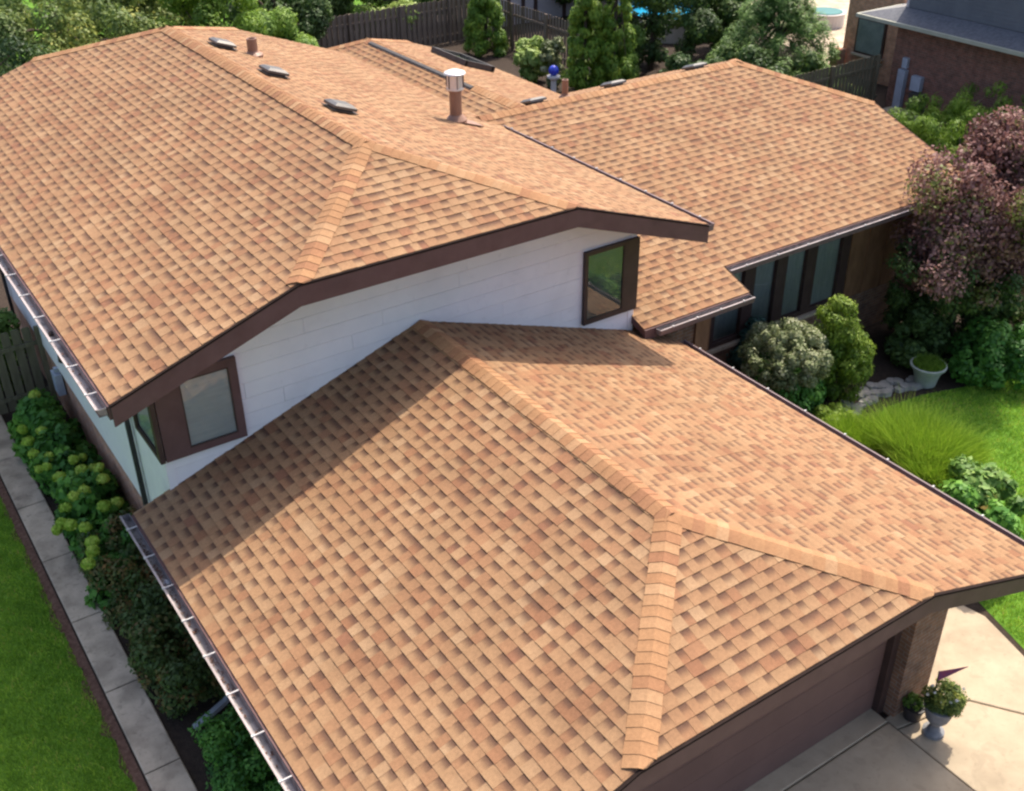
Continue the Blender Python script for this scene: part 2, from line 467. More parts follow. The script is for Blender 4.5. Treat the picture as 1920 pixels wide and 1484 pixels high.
sheet("mulch_strip", edge_l + edge_r[::-1], 0.013, mulch_m)

# side walk of separate slabs
path = sheet("side_path", [(-5.82, -9), (-5.16, -9), (-5.16, 9.2), (-5.82, 9.2)], 0.004, soil_m)
y = -8.27
k = 0
while y < 9.1:
    L = 1.78
    bb = MB()
    t = rnd.uniform(-.006, .006)
    x0, x1 = -5.77, -5.27
    c = 0.015
    z = 0.055 + t
    bb.prism([(x0, y + .012, 0.01), (x1, y + .012, 0.01), (x1, y + L - .012, 0.01), (x0, y + L - .012, 0.01)], (0, 0, z - .02))
    q = [(x0, y + .012), (x1, y + .012), (x1, y + L - .012), (x0, y + L - .012)]
    q2 = [(x0 + c, y + .012 + c), (x1 - c, y + .012 + c), (x1 - c, y + L - .012 - c), (x0 + c, y + L - .012 - c)]
    for a in range(4):
        e = (a + 1) % 4
        bb.face([(*q[a], z - .01), (*q[e], z - .01), (*q2[e], z), (*q2[a], z)])
    bb.face([(*p, z) for p in q2])
    bb.build("slab", walk_m, path)
    y += L

# driveway: apron, panels and the curved walk
drive = sheet("driveway", [(-4.2, -5.7), (4.2, -5.7), (4.2, -14), (-4.2, -14)], FZ + 0.004, soil_m)


def slab(poly, z, parent, mat=concrete_m, inset=0.012, bev=0.012):
    cx = sum(p[0] for p in poly) / len(poly); cy = sum(p[1] for p in poly) / len(poly)

    def shrink(d):
        out = []
        n = len(poly)
        for i in range(n):
            a, p, c_ = Vector(poly[i - 1]), Vector(poly[i]), Vector(poly[(i + 1) % n])
            e1 = (p - a).normalized(); e2 = (c_ - p).normalized()
            n1 = Vector((-e1.y, e1.x)); n2 = Vector((-e2.y, e2.x))
            m = (n1 + n2)
            m = m / max(0.3, (1 + n1.dot(n2)))
            out.append(p + m * d)
        return out
    area = sum(poly[i - 1][0] * poly[i][1] - poly[i][0] * poly[i - 1][1] for i in range(len(poly)))
    if area < 0:
        poly = poly[::-1]
    A = shrink(inset); B = shrink(inset + bev)
    bb = MB()
    z += FZ
    n = len(A)
    for i in range(n):
        j = (i + 1) % n
        bb.face([(*A[i], FZ + 0.006), (*A[j], FZ + 0.006), (*A[j], z - .01), (*A[i], z - .01)])
        bb.face([(*A[i], z - .01), (*A[j], z - .01), (*B[j], z), (*B[i], z)])
    bb.face([(*p, z) for p in B])
    return bb.build("slab", mat, parent)


for x0, x1 in ((-3.4, 0.1), (0.1, 3.62)):
    slab([(x0, -6.04), (x1, -6.04), (x1, -5.6), (x0, -5.6)], 0.075, drive)
    for y0, y1 in ((-9.3, -6.04), (-12.4, -9.3)):
        slab([(x0, y0), (x1, y0), (x1, y1), (x0, y1)], 0.06, drive)
walk = sheet("front_walk", [(3.7, -5.9), (4.9, -4.9), (6.5, -4.9), (6.7, -5.6), (6.1, -7.2), (5.5, -8.4), (3.7, -8.4)], FZ + 0.006, soil_m)
slab([(3.62, -5.95), (4.55, -5.95), (4.55, -4.85), (6.6, -4.85), (6.72, -5.45), (6.45, -6.35), (6.05, -7.4), (5.4, -7.08), (4.95, -6.44), (3.62, -6.2)], 0.05, walk)
slab([(3.62, -6.2), (4.95, -6.44), (5.4, -7.08), (6.05, -7.4), (5.85, -9.0), (3.62, -9.0)], 0.05, walk)

# ------------------------------------------------------------------ the house
S = 0.3483
ZG = 6.78
UX0, UX1, UL, UK, UC, UH = -4.889, 5.002, 13.448, 2.269, 2.334, ZG
GX, GH, GK, GC, GL_, GR_, GY0, GY1 = 0.016, ZG - 2.454, 2.209, 2.16, 4.748, 5.042, -7.0, 1.004
WY, WH, WX, WK, WC, WR, WR2, WST = 6.713, ZG - 1.642, 14.427, 2.342, 2.304, 5.376, 6.099, 6.838
BX, BH, BW, BY = 5.93, ZG - 1.642, 3.94, 15.75
WALL_Y, WL, WRX = 1.0, -4.14, 4.29
house = thing("house", (0, 6, 0), "large split-level house with tan shingle roofs, white siding and brown trim", "house")

EXPO = 0.167
SHINGLES = []          # (distance to camera, polygon data) of the pieces that may become objects


def clip_poly(poly, a, b_, c):
    """keep a*x+b*y<=c"""
    out = []
    n = len(poly)
    for i in range(n):
        p, q = poly[i], poly[(i + 1) % n]
        dp = a * p[0] + b_ * p[1] - c; dq = a * q[0] + b_ * q[1] - c
        if dp <= 1e-9: out.append(p)
        if (dp < -1e-9 and dq > 1e-9) or (dp > 1e-9 and dq < -1e-9):
            t = dp / (dp - dq)
            out.append((p[0] + t * (q[0] - p[0]), p[1] + t * (q[1] - p[1])))
    return out


def clip_convex(rect, poly):
    # poly counter-clockwise
    n = len(poly)
    for i in range(n):
        p, q = poly[i], poly[(i + 1) % n]
        ex, ey = q[0] - p[0], q[1] - p[1]
        # inside: left of edge => ex*(y-py)-ey*(x-px) >= 0  -> ey*x - ex*y <= ey*px - ex*py
        rect = clip_poly(rect, ey, -ex, ey * p[0] - ex * p[1])
        if len(rect) < 3: return []
    return rect


def shingle_plane(pts3, udir, pieces, seed):
    """pts3: convex corners of the slope in 3D; udir horizontal unit vector along the courses; pieces: list collecting piece tuples"""
    r = random.Random(seed)
    pts3 = [Vector(p) for p in pts3]
    u = Vector(udir).normalized()
    nrm = (pts3[1] - pts3[0]).cross(pts3[2] - pts3[0]).normalized()
    if nrm.z < 0: nrm = -nrm
    v = nrm.cross(u).normalized()
    if v.z < 0: v = -v
    O = min(pts3, key=lambda p: p.z)
    P = [((p - O).dot(u), (p - O).dot(v)) for p in pts3]
    area = sum(P[i - 1][0] * P[i][1] - P[i][0] * P[i - 1][1] for i in range(len(P)))
    if area < 0: P = P[::-1]
    us = [p[0] for p in P]; vs = [p[1] for p in P]
    nc = int(math.ceil(max(vs) / EXPO))
    for i in range(nc):
        v0, v1 = i * EXPO, (i + 1) * EXPO + 0.004
        x = min(us) - r.uniform(0, 0.5)
        tab = r.random() < 0.5
        blend = r.uniform(-.1, .1)
        nb = 0
        while x < max(us):
            w = (r.uniform(0.11, 0.19) if r.random() < .85 else r.uniform(.17, .25)) if tab else (r.uniform(0.10, 0.17) if r.random() < .85 else r.uniform(.15, .22))
            rect = [(x, v0), (x + w, v0), (x + w, v1), (x, v1)]
            c = clip_convex(rect, P)
            if len(c) >= 3:
                tone = min(1, max(0, r.gauss(0.52, 0.2) + blend))
                jit = r.uniform(-.0015, .0015)
                pieces.append((O, u, v, nrm, c, v0, v1, tab, tone, jit))
            x += w
            nb += w
            if nb > 1.0:
                nb = 0; blend = r.uniform(-.14, .14)
            tab = not tab if r.random() < 0.93 else tab


def emit_piece(mb, pc, lift=0.0):
    O, u, v, nrm, c, v0, v1, tab, tone, jit = pc
    h0, h1 = (0.0145, 0.005) if tab else (0.0105, 0.003)
    h0 += jit
    top = []
    for (a, b_) in c:
        t = (b_ - v0) / (v1 - v0)
        h = h0 + (h1 - h0) * t + lift
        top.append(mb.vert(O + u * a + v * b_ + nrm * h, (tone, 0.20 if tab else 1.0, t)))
    mb.f.append(top if (mb_ccw(c)) else top[::-1]); mb.m.append(0)
    n = len(c)
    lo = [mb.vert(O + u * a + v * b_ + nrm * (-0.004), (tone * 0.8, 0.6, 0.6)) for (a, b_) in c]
    for i in range(n):
        j = (i + 1) % n
        if c[i][1] > v1 - 0.002 and c[j][1] > v1 - 0.002: continue
        mb.f.append([lo[i], lo[j], top[j], top[i]]); mb.m.append(0)


def mb_ccw(c):
    return True


def piece_center(pc):
    O, u, v, nrm, c = pc[:5]
    a = sum(p[0] for p in c) / len(c); b_ = sum(p[1] for p in c) / len(c)
    return O + u * a + v * b_


def deck(name, planes, thick, mat, parent):
    """boards below the shingles: each slope a slab of its own thickness, one mesh"""
    mb = MB()
    for pl in planes:
        mb.prism([Vector(p) + Vector((0, 0, -thick)) for p in pl], (0, 0, thick - 0.006))
    return mb.build(name, mat, parent)


def cap_run(a, b_, n1, n2, parent, seed, joined=False, width=0.165, step=None, expo=0.145, start_lift=0.0, ymin=None, xmax=None):
    """overlapping bent cap shingles from a (low) to b_ (high/covered end); n1,n2 = normals of both slopes"""
    r = random.Random(seed)
    a, b_ = Vector(a), Vector(b_)
    d = (b_ - a); Lg = d.length; d.normalize()
    n1, n2 = Vector(n1).normalized(), Vector(n2).normalized()
    w1 = n1.cross(d).normalized(); w2 = n2.cross(d).normalized()
    upv = (n1 + n2).normalized()
    # each wing points away from the ridge and lies in its slope
    if w1.dot(n2) > 0: w1 = -w1
    if w2.dot(n1) > 0: w2 = -w2
    n = int(Lg / expo)
    mbj = MB()
    for i in range(n + 1):
        mb = mbj if joined else MB()
        s0 = i * expo
        s1 = min(s0 + expo * 1.25, Lg + 0.06)
        if s0 >= Lg: break
        tone = min(1, max(0, r.gauss(0.52, 0.34)))
        h0, h1 = 0.035, 0.028
        wd = width * r.uniform(0.96, 1.04)
        sec = []
        for s_, h in ((s0, h0), (s1, h1)):
            c = a + d * s_
            t = 0.0 if s_ == s0 else 1.0
            prof = [c + w1 * wd + n1 * (h - 0.012), c + w1 * wd * 0.3 + n1 * h, c + upv * (h + 0.004), c + w2 * wd * 0.3 + n2 * h, c + w2 * wd + n2 * (h - 0.012)]
            low = [c + w1 * wd + n1 * 0.004, c + w2 * wd + n2 * 0.004]
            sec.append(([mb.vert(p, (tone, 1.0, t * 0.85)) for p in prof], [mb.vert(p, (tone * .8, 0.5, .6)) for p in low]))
        if ymin is not None: mb.v = [(q_[0], max(q_[1], ymin), q_[2]) for q_ in mb.v]
        if xmax is not None: mb.v = [(min(q_[0], xmax), q_[1], q_[2]) for q_ in mb.v]
        (p0, l0), (p1, l1) = sec
        for k in range(4):
            mb.f.append([p0[k], p0[k + 1], p1[k + 1], p1[k]]); mb.m.append(0)
        mb.f.append([l0[0], p0[0], p1[0], l1[0]]); mb.f.append([p0[4], l0[1], l1[1], p1[4]]); mb.m += [0, 0]
        mb.f.append([l0[0]] + p0[::-1][::-1] + [l0[1]]); mb.m.append(0)
        if not joined:
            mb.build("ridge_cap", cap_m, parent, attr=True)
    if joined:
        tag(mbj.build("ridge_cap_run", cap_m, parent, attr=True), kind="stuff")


def board(mb, p, q, h, th, out, drop=0.0):
    """fascia board below edge p-q, h high, th thick towards out"""
    p, q, out = Vector(p), Vector(q), Vector(out)
    z = Vector((0, 0, 1))
    mb.prism([p - z * drop, q - z * drop, q - z * (drop + h), p - z * (drop + h)], out * th)


LN = Vector((-S, 0, 1)).normalized(); RN = Vector((S, 0, 1)).normalized()

# ---- main roof
def gable_roof(name, xr, H, wl, wr, y0, y1, k, c, front=True, back=True):
    """clipped gable along Y: returns slope polygons dict"""
    zl, zr = H - S * wl, H - S * wr
    zk = H - S * k
    L = [(xr - wl, y0, zl), (xr - wl, y1, zl)]
    R = [(xr + wr, y1, zr), (xr + wr, y0, zr)]
    if back:
        L += [(xr - k, y1, zk), (xr, y1 - c, H)]; R = [(xr, y1 - c, H), (xr + k, y1, zk)] + R
    else:
        L += [(xr, y1, H)]; R = [(xr, y1, H)] + R
    if front:
        L += [(xr, y0 + c, H), (xr - k, y0, zk)]; R = R + [(xr + k, y0, zk), (xr, y0 + c, H)]
    else:
        L += [(xr, y0, H)]; R = R + [(xr, y0, H)]
    pl = {"L": L, "R": R}
    if front: pl["F"] = [(xr - k, y0, zk), (xr + k, y0, zk), (xr, y0 + c, H)]
    if back: pl["B"] = [(xr + k, y1, zk), (xr - k, y1, zk), (xr, y1 - c, H)]
    return pl


def finish_roof(roof, pieces, singles):
    ids = set()
    if singles:
        order = sorted(range(len(pieces)), key=lambda i: (piece_center(pieces[i]) - CAM).length)
        # nearest ones inside the picture
        for i in order:
            q = piece_center(pieces[i]) - CAM
            zf = q.dot(fw)
            X, Y = q.dot(rt2) / zf * 2062 + 960, 742 - q.dot(up2) / zf * 2062
            if 20 < X < 1900 and 20 < Y < 1465 and pieces[i][3].dot(q) < 0:
                ids.add(i)
                if len(ids) >= singles: break
        for i in sorted(ids):
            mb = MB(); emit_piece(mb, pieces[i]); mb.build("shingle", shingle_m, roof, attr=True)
    mb = MB()
    for i, pc in enumerate(pieces):
        if i not in ids: emit_piece(mb, pc)
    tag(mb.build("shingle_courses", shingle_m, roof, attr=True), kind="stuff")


main_pl = gable_roof("roof", 0.0, UH, -UX0, UX1, 0.0, UL, UK, UC)
roof = deck("roof", main_pl.values(), 0.14, trim_m, house)
pcs = []
shingle_plane(main_pl["L"], (0, 1, 0), pcs, 1)
shingle_plane(main_pl["R"], (0, 1, 0), pcs, 2)
shingle_plane(main_pl["F"], (1, 0, 0), pcs, 3)
shingle_plane(main_pl["B"], (1, 0, 0), pcs, 4)
finish_roof(roof, pcs, 0)
FN = (Vector((UK, 0, UH - S * UK)) - Vector((-UK, 0, UH - S * UK))).cross(Vector((0, UC, UH)) - Vector((UK, 0, UH - S * UK))).normalized()
if FN.z < 0: FN = -FN
BN = Vector((0, -FN.y, FN.z))
zk = UH - S * UK
cap_run((-UK, 0, zk), (0, UC, UH), LN, FN, roof, 11, ymin=-.035)
cap_run((UK, 0, zk), (0, UC, UH), RN, FN, roof, 12, ymin=-.035)
cap_run((-UK, UL, zk), (0, UL - UC, UH), LN, BN, roof, 13, joined=True)
cap_run((UK, UL, zk), (0, UL - UC, UH), RN, BN, roof, 14, joined=True)
cap_run((0, UC - .05, UH + .004), (0, UL - UC, UH + .006), LN, RN, roof, 15)

# ---- garage roof
gar_pl = gable_roof("garage_roof", GX, GH, GL_, GR_, GY0, GY1, GK, GC, True, False)
# the left slope runs a little further back beside the house wall
garage_roof = deck("garage_roof", gar_pl.values(), 0.14, trim_m, house)
pcs = []
shingle_plane(gar_pl["L"], (0, 1, 0), pcs, 21)
shingle_plane(gar_pl["R"], (0, 1, 0), pcs, 22)
shingle_plane(gar_pl["F"], (1, 0, 0), pcs, 23)
finish_roof(garage_roof, pcs, 300)
gzk = GH - S * GK
GFN = Vector((0, -(GH - gzk) / GC, 1)).normalized()
cap_run((GX - GK, GY0, gzk), (GX, GY0 + GC, GH), LN, GFN, garage_roof, 31, ymin=GY0 - .035)
cap_run((GX + GK, GY0, gzk), (GX, GY0 + GC, GH), RN, GFN, garage_roof, 32, ymin=GY0 - .035)
cap_run((GX, GY0 + GC - .05, GH + .004), (GX, GY1 - .1, GH + .006), LN, RN, garage_roof, 33)

# ---- wing roof (ridge along X)
FNW = Vector((0, -S, 1)).normalized(); BNW = Vector((0, S, 1)).normalized()
X0w = WRX
wz = lambda yy: WH - S * abs(yy - WY)
wkz = WH - S * WK
ye, ye2, yb = WY - WR, WY - WR2, WY + WR
wing_f = [(X0w, ye, wz(ye)), (WX, ye, wz(ye)), (WX, WY - WK, wkz), (WX - WC, WY, WH), (X0w, WY, WH)]
wing_f2 = [(X0w, ye2, wz(ye2)), (WST, ye2, wz(ye2)), (WST, ye, wz(ye)), (X0w, ye, wz(ye))]
wing_b = [(X0w, WY, WH), (WX - WC, WY, WH), (WX, WY + WK, wkz), (WX, yb, wz(yb)), (X0w, yb, wz(yb))]
wing_e = [(WX, WY - WK, wkz), (WX, WY + WK, wkz), (WX - WC, WY, WH)]
wing_roof = deck("wing_roof", [wing_f, wing_f2, wing_b, wing_e], 0.14, trim_m, house)
pcs = []
# one course grid for both front pieces: start the grid at the lower eave
q = []
shingle_plane([wing_f2[0], wing_f2[1], wing_f2[2], wing_f2[3]], (1, 0, 0), pcs, 41)
shingle_plane(wing_f, (1, 0, 0), pcs, 42)
shingle_plane(wing_b, (1, 0, 0), pcs, 43)
shingle_plane(wing_e, (0, 1, 0), pcs, 44)
finish_roof(wing_roof, pcs, 0)
ENW = Vector(((WH - wkz) / WC, 0, 1)).normalized()
cap_run((WX, WY - WK, wkz), (WX - WC, WY, WH), FNW, ENW, wing_roof, 51, joined=True, xmax=WX + .03)
cap_run((WX, WY + WK, wkz), (WX - WC, WY, WH), BNW, ENW, wing_roof, 52, joined=True, xmax=WX + .03)
cap_run((X0w + .5, WY, WH), (WX - WC, WY, WH), FNW, BNW, wing_roof, 53, joined=True)

# ---- rear extension roof
ext_pl = gable_roof("extension_roof", BX, BH, BX - WRX, BW, WY - 0.0, BY, 2.2, 1.95, False, True)
# cut the part that lies inside the wing: start where the slopes meet the wing's back slope
ext_L = [(BX, WY, BH), (BX, BY - 1.95, BH), (WRX, BY - 0.5, BH - S * (BX - WRX)), (WRX, WY + (BX - WRX), BH - S * (BX - WRX))]
ext_L = [(WRX, WY + (BX - WRX), BH - S * (BX - WRX)), (BX, WY, BH), (BX, BY - 1.95, BH), (WRX, BY - 1.95 + (BX - WRX) * 1.95 / 2.2, BH - S * (BX - WRX))]
ext_R = [(BX, WY, BH), (BX + BW, WY + BW, BH - S * BW), (BX + BW, BY, BH - S * BW), (BX + 2.2, BY, BH - S * 2.2), (BX, BY - 1.95, BH)]
ext_B = ext_pl["B"]
ext_roof = deck("extension_roof", [ext_L, ext_R, ext_B], 0.14, trim_m, house)
pcs = []
shingle_plane(ext_L, (0, 1, 0), pcs, 61)
shingle_plane(ext_R, (0, 1, 0), pcs, 62)
shingle_plane(ext_B, (1, 0, 0), pcs, 63)
finish_roof(ext_roof, pcs, 0)
cap_run((BX, WY + .05, BH), (BX, BY - 1.95, BH), LN, RN, ext_roof, 64, joined=True, start_lift=0.05)
bzk = BH - S * 2.2
cap_run((BX + 2.2, BY, bzk), (BX, BY - 1.95, BH), RN, Vector((0, S * 2.2 / 1.95, 1)), ext_roof, 65, joined=True)
cap_run((BX - 1.6, BY - 1.95 + 1.6 * 1.95 / 2.2, BH - S * 1.6), (BX, BY - 1.95, BH), LN, Vector((0, S * 2.2 / 1.95, 1)), ext_roof, 66, joined=True)
# ridge vent under the cap; dark colour stands for its shaded side
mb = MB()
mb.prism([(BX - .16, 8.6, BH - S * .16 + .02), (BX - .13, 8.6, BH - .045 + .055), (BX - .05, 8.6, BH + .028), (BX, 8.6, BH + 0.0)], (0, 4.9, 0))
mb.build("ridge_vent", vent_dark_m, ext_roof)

# ---- fascia boards along eaves, rakes and clips
def fascia_strip(parent, p, q, h, out, name="fascia", mat=trim_m, drop=0.0):
    mb = MB(); board(mb, p, q, h, 0.035, out, drop)
    return mb.build(name, mat, parent)


def drip(parent, p, q, out):
    mb = MB(); board(mb, Vector(p) + Vector((0, 0, .004)), Vector(q) + Vector((0, 0, .004)), 0.03, 0.041, out, 0.0)
    return mb.build("drip_edge", drip_m, parent)


FR = Vector((0, -1, 0))
zE0, zE1 = UH + S * UX0, UH - S * UX1
for parent, segs in (
    (roof, [((UX0, 0, zE0), (-UK, 0, zk), FR, 0.30), ((-UK, 0, zk), (UK, 0, zk), FR, 0.30), ((UK, 0, zk), (UX1, 0, zE1), FR, 0.30),
            ((UX0, UL, zE0), (-UK, UL, zk), -FR, 0.3), ((-UK, UL, zk), (UK, UL, zk), -FR, 0.3), ((UK, UL, zk), (UX1, UL, zE1), -FR, 0.3)]),
    (garage_roof, [((GX - GL_, GY0, GH - S * GL_), (GX - GK, GY0, gzk), FR, 0.26), ((GX - GK, GY0, gzk), (GX + GK, GY0, gzk), FR, 0.26), ((GX + GK, GY0, gzk), (GX + GR_, GY0, GH - S * GR_), FR, 0.26)]),
    (wing_roof, [((WX, ye, wz(ye)), (WX, WY - WK, wkz), Vector((1, 0, 0)), 0.26), ((WX, WY - WK, wkz), (WX, WY + WK, wkz), Vector((1, 0, 0)), 0.26),
                 ((WX, WY + WK, wkz), (WX, yb, wz(yb)), Vector((1, 0, 0)), 0.26), ((WST, ye2, wz(ye2)), (WST, ye, wz(ye)), Vector((1, 0, 0)), 0.2)]),
):
    for p, q, o_, h in segs:
        fascia_strip(parent, p, q, h, o_, drop=0.012)
        drip(parent, p, q, o_)
for parent, p, q, o_ in (
    (roof, (UX0, 0, zE0), (UX0, UL, zE0), Vector((-1, 0, 0))), (roof, (UX1, 0, zE1), (UX1, UL, zE1), Vector((1, 0, 0))),
    (garage_roof, (GX - GL_, GY0, GH - S * GL_), (GX - GL_, GY1, GH - S * GL_), Vector((-1, 0, 0))),
    (garage_roof, (GX + GR_, GY0, GH - S * GR_), (GX + GR_, GY1, GH - S * GR_), Vector((1, 0, 0))),
    (wing_roof, (WST, ye, wz(ye)), (WX, ye, wz(ye)), FR), (wing_roof, (X0w, ye2, wz(ye2)), (WST, ye2, wz(ye2)), FR),
    (ext_roof, (BX + BW, WY + BW, BH - S * BW), (BX + BW, BY, BH - S * BW), Vector((1, 0, 0))),
):
    fascia_strip(parent, p, q, 0.2, o_, drop=0.012)

# ---- walls
def lap_wall(name, p0, p1, z0, z1, out, top=None, lap=0.25, skip=None, base_mat=white_m):
    """wall from p0 to p1 (xy) with lap boards; top(z)->(s0,s1) limits along the wall in metres"""
    p0, p1, out = Vector((*p0, 0)), Vector((*p1, 0)), Vector((*out, 0))
    d = (p1 - p0); Lw = d.length; d.normalize()
    up_ = Vector((0, 0, 1))
    mb = MB()
    outline = [p0 + up_ * z0, p1 + up_ * z0]
    if top is None:
        outline += [p1 + up_ * z1, p0 + up_ * z1]
    else:
        for s_, z in top: outline.append(p0 + d * s_ + up_ * z)
    mb.prism(outline, -out * 0.12)
    w = mb.build(name, base_mat, house)
    z = z0
    zt = z1 if top is None else max(t[1] for t in top)

    def lim(zz):
        if top is None: return 0.0, Lw
        pts_ = top
        xs = []
        for (a, za), (b_, zb) in zip(pts_, pts_[1:]):
            if (za - zz) * (zb - zz) <= 0 and za != zb:
                xs.append(a + (b_ - a) * (zz - za) / (zb - za))
        zmin = min(pts_[0][1], pts_[-1][1])
        if len(xs) >= 2: return min(xs), max(xs)
        if len(xs) == 1:
            return (0.0, xs[0]) if pts_[-1][1] > pts_[0][1] else (xs[0], Lw)
        return 0.0, Lw
    while z < zt - 0.02:
        zt2 = min(z + lap + 0.02, zt)
        s0, s1 = lim(min(z + lap - .013, zt - 0.001))
        if s1 - s0 > 0.1:
            a, c = p0 + d * s0, p0 + d * s1
            bb = MB()
            n_ = out
            prof = [(0.002, z + lap - .008), (0.019, z + lap - .008), (0.026, z), (0.002, z)]
            A = [a + n_ * t + up_ * h for t, h in prof]
            cuts = [0.0] + sorted(t_ for t_ in (rnd.uniform(.15, .45), rnd.uniform(.55, .85)) if (s1 - s0) > 2.5) + [1.0]
            for t0, t1 in zip(cuts, cuts[1:]):
                bb = MB()
                gap = .0015 / max(s1 - s0, .1)
                jz = rnd.uniform(-.0015, .0015)
                bb.prism([p_ + (c - a) * (t0 + (gap if t0 > 0 else 0)) + n_ * jz for p_ in A], (c - a) * (t1 - t0 - gap * 2))
                bb.build("siding_board", white_m, w)
        z += lap
    return w


s_of = lambda x: WRX - x
# roof underside at y=WALL_Y: sides follow S, middle follows the clip plane
zc = zk + (UH - zk) * (WALL_Y / UC) - 0.15
kx = (UH - 0.15 - zc) / S
wf_top = [(WRX - WL, UH + S * WL - 0.15), (kx - WL, zc), (-kx - WL, zc), (0.0, UH - S * -WL - 0.15)]
front_wall = lap_wall("wall", (WL, WALL_Y), (WRX, WALL_Y), 2.2, None, (0, -1), top=wf_top)
left_wall = lap_wall("wall", (WL, UL - .9), (WL, WALL_Y + .121), 1.42, 5.0, (-1, 0))
mb = MB(); mb.box(WRX - .14, WRX, WALL_Y + .13, UL - .9, 0.5, 5.1); mb.build("wall", white_m, house)
mb = MB(); mb.box(WL + .14, WRX - .15, UL - 1.05, UL - .91, 0.0, 5.3); mb.build("wall", white_m, house)
mb = MB(); mb.box(WL + .03, WL + .16, WALL_Y + .13, UL - .9, 0.0, 1.418); mb.build("brick_wall", brick_m, house)
# corner boards
for x in (WL, WRX):
    mb = MB()
    mb.box(x - .03 if x < 0 else x - .09, x + .09 if x < 0 else x + .03, WALL_Y - .035, WALL_Y + .085, 2.3, 4.95)
    mb.build("corner_board", white_m, house)

# garage walls
gwl, gwr, gyf = -3.95, 4.47, -5.96
mb = MB()
mb.box(gwl, gwl + .15, gyf, WALL_Y - .01, FZ, 2.75)
mb.build("garage_wall", brick_m, house)
mb = MB()
mb.box(gwr - .15, gwr, gyf + .62, WALL_Y - .01, FZ, 2.72)
mb.build("garage_wall", brick2_m, house)
mb = MB()      # front wall above and left of the door, under the clip
gt = [(gwl + .151, 2.7), (GX - 2.9, 3.12), (GX + 2.9, 3.12), (gwr - .66, 2.7)]
mb.prism([(x, gyf + .2, z) for x, z in [(gwl + .151, 2.36), *gt, (gwr - .66, 2.36)]], (0, .14, 0))
mb.build("garage_wall", door_m, house)
mb = MB(); mb.box(gwl + .151, -3.0, gyf + .2, gyf + .34, FZ, 2.358); mb.build("garage_wall", brick2_m, house)
mb = MB(); mb.box(3.75, gwr, gyf - .06, gyf + .60, FZ, 2.70); mb.build("brick_column", brick2_m, house)
mb = MB(); mb.box(3.605, 3.745, gyf + .12, gyf + .34, FZ, 2.355); mb.build("door_jamb", frame_m, house)
gd = MB(); gd.box(-2.98, 3.60, gyf + .235, gyf + .275, FZ + 0.08, 2.352)
gdoor = gd.build("garage_door", door_m, house)
for i in range(6):
    mb = MB(); z0 = FZ + 0.085 + i * 0.447
    mb.box(-2.975, 3.595, gyf + .222, gyf + .2345, z0, z0 + 0.442)
    mb.build("door_panel", door_m, gdoor)

# wing walls
wy1 = ye2 + 0.62; wy2 = ye + 0.62
mb = MB(); mb.box(WRX, WST - .55, wy1, wy1 + .14, 0, wz(ye2) + .05); wing_wall = mb.build("wing_wall", brick2_m, house)
mb = MB(); mb.box(WST - .55, WST - .41, wy1, wy2 - .005, 0, wz(ye2) + .1); mb.build("wing_wall", brick2_m, house)
mb = MB(); mb.box(WST - .72, WST - .38, wy1 - .05, wy1 + .005, 0, wz(ye2) - .02); mb.build("corner_post", wood_m, house)
mb = MB(); mb.box(WST - .40, WX - .6, wy2, wy2 + .14, 0, 1.0); mb.build("wing_wall", brick2_m, house)
mb = MB(); mb.box(11.35, WX - .6, wy2 + .002, wy2 + .142, 1.005, wz(ye) + .05); mb.build("wing_wall", wood_m, house)
mb = MB(); mb.box(WST - .40, 11.345, wy2 + .003, wy2 + .14, 2.92, wz(ye) + .05); mb.build("wing_wall", wood_m, house)
mb = MB(); mb.box(WX - .74, WX - .6, wy2 + .15, yb - .6, 0, 3.3); mb.build("wing_wall", brick2_m, house)
mb = MB(); mb.box(WRX + .01, WX - .75, yb - .75, yb - .61, 0, 3.3); mb.build("wing_wall", brick2_m, house)
mb = MB(); mb.box(BX + BW - .8, BX + BW - .66, yb - .6, BY - .6, 0, 3.6); mb.build("extension_wall", brick2_m, house)
mb = MB(); mb.box(WRX, BX + BW - .8, BY - .75, BY - .6, 0, 3.6); mb.build("extension_wall", brick2_m, house)
for x in (11.9, 12.55, 13.2):
    mb = MB(); mb.box(x, x + .05, wy2 - .02, wy2 + .001, 1.01, wz(ye)); mb.build("batten", wood_m, house)

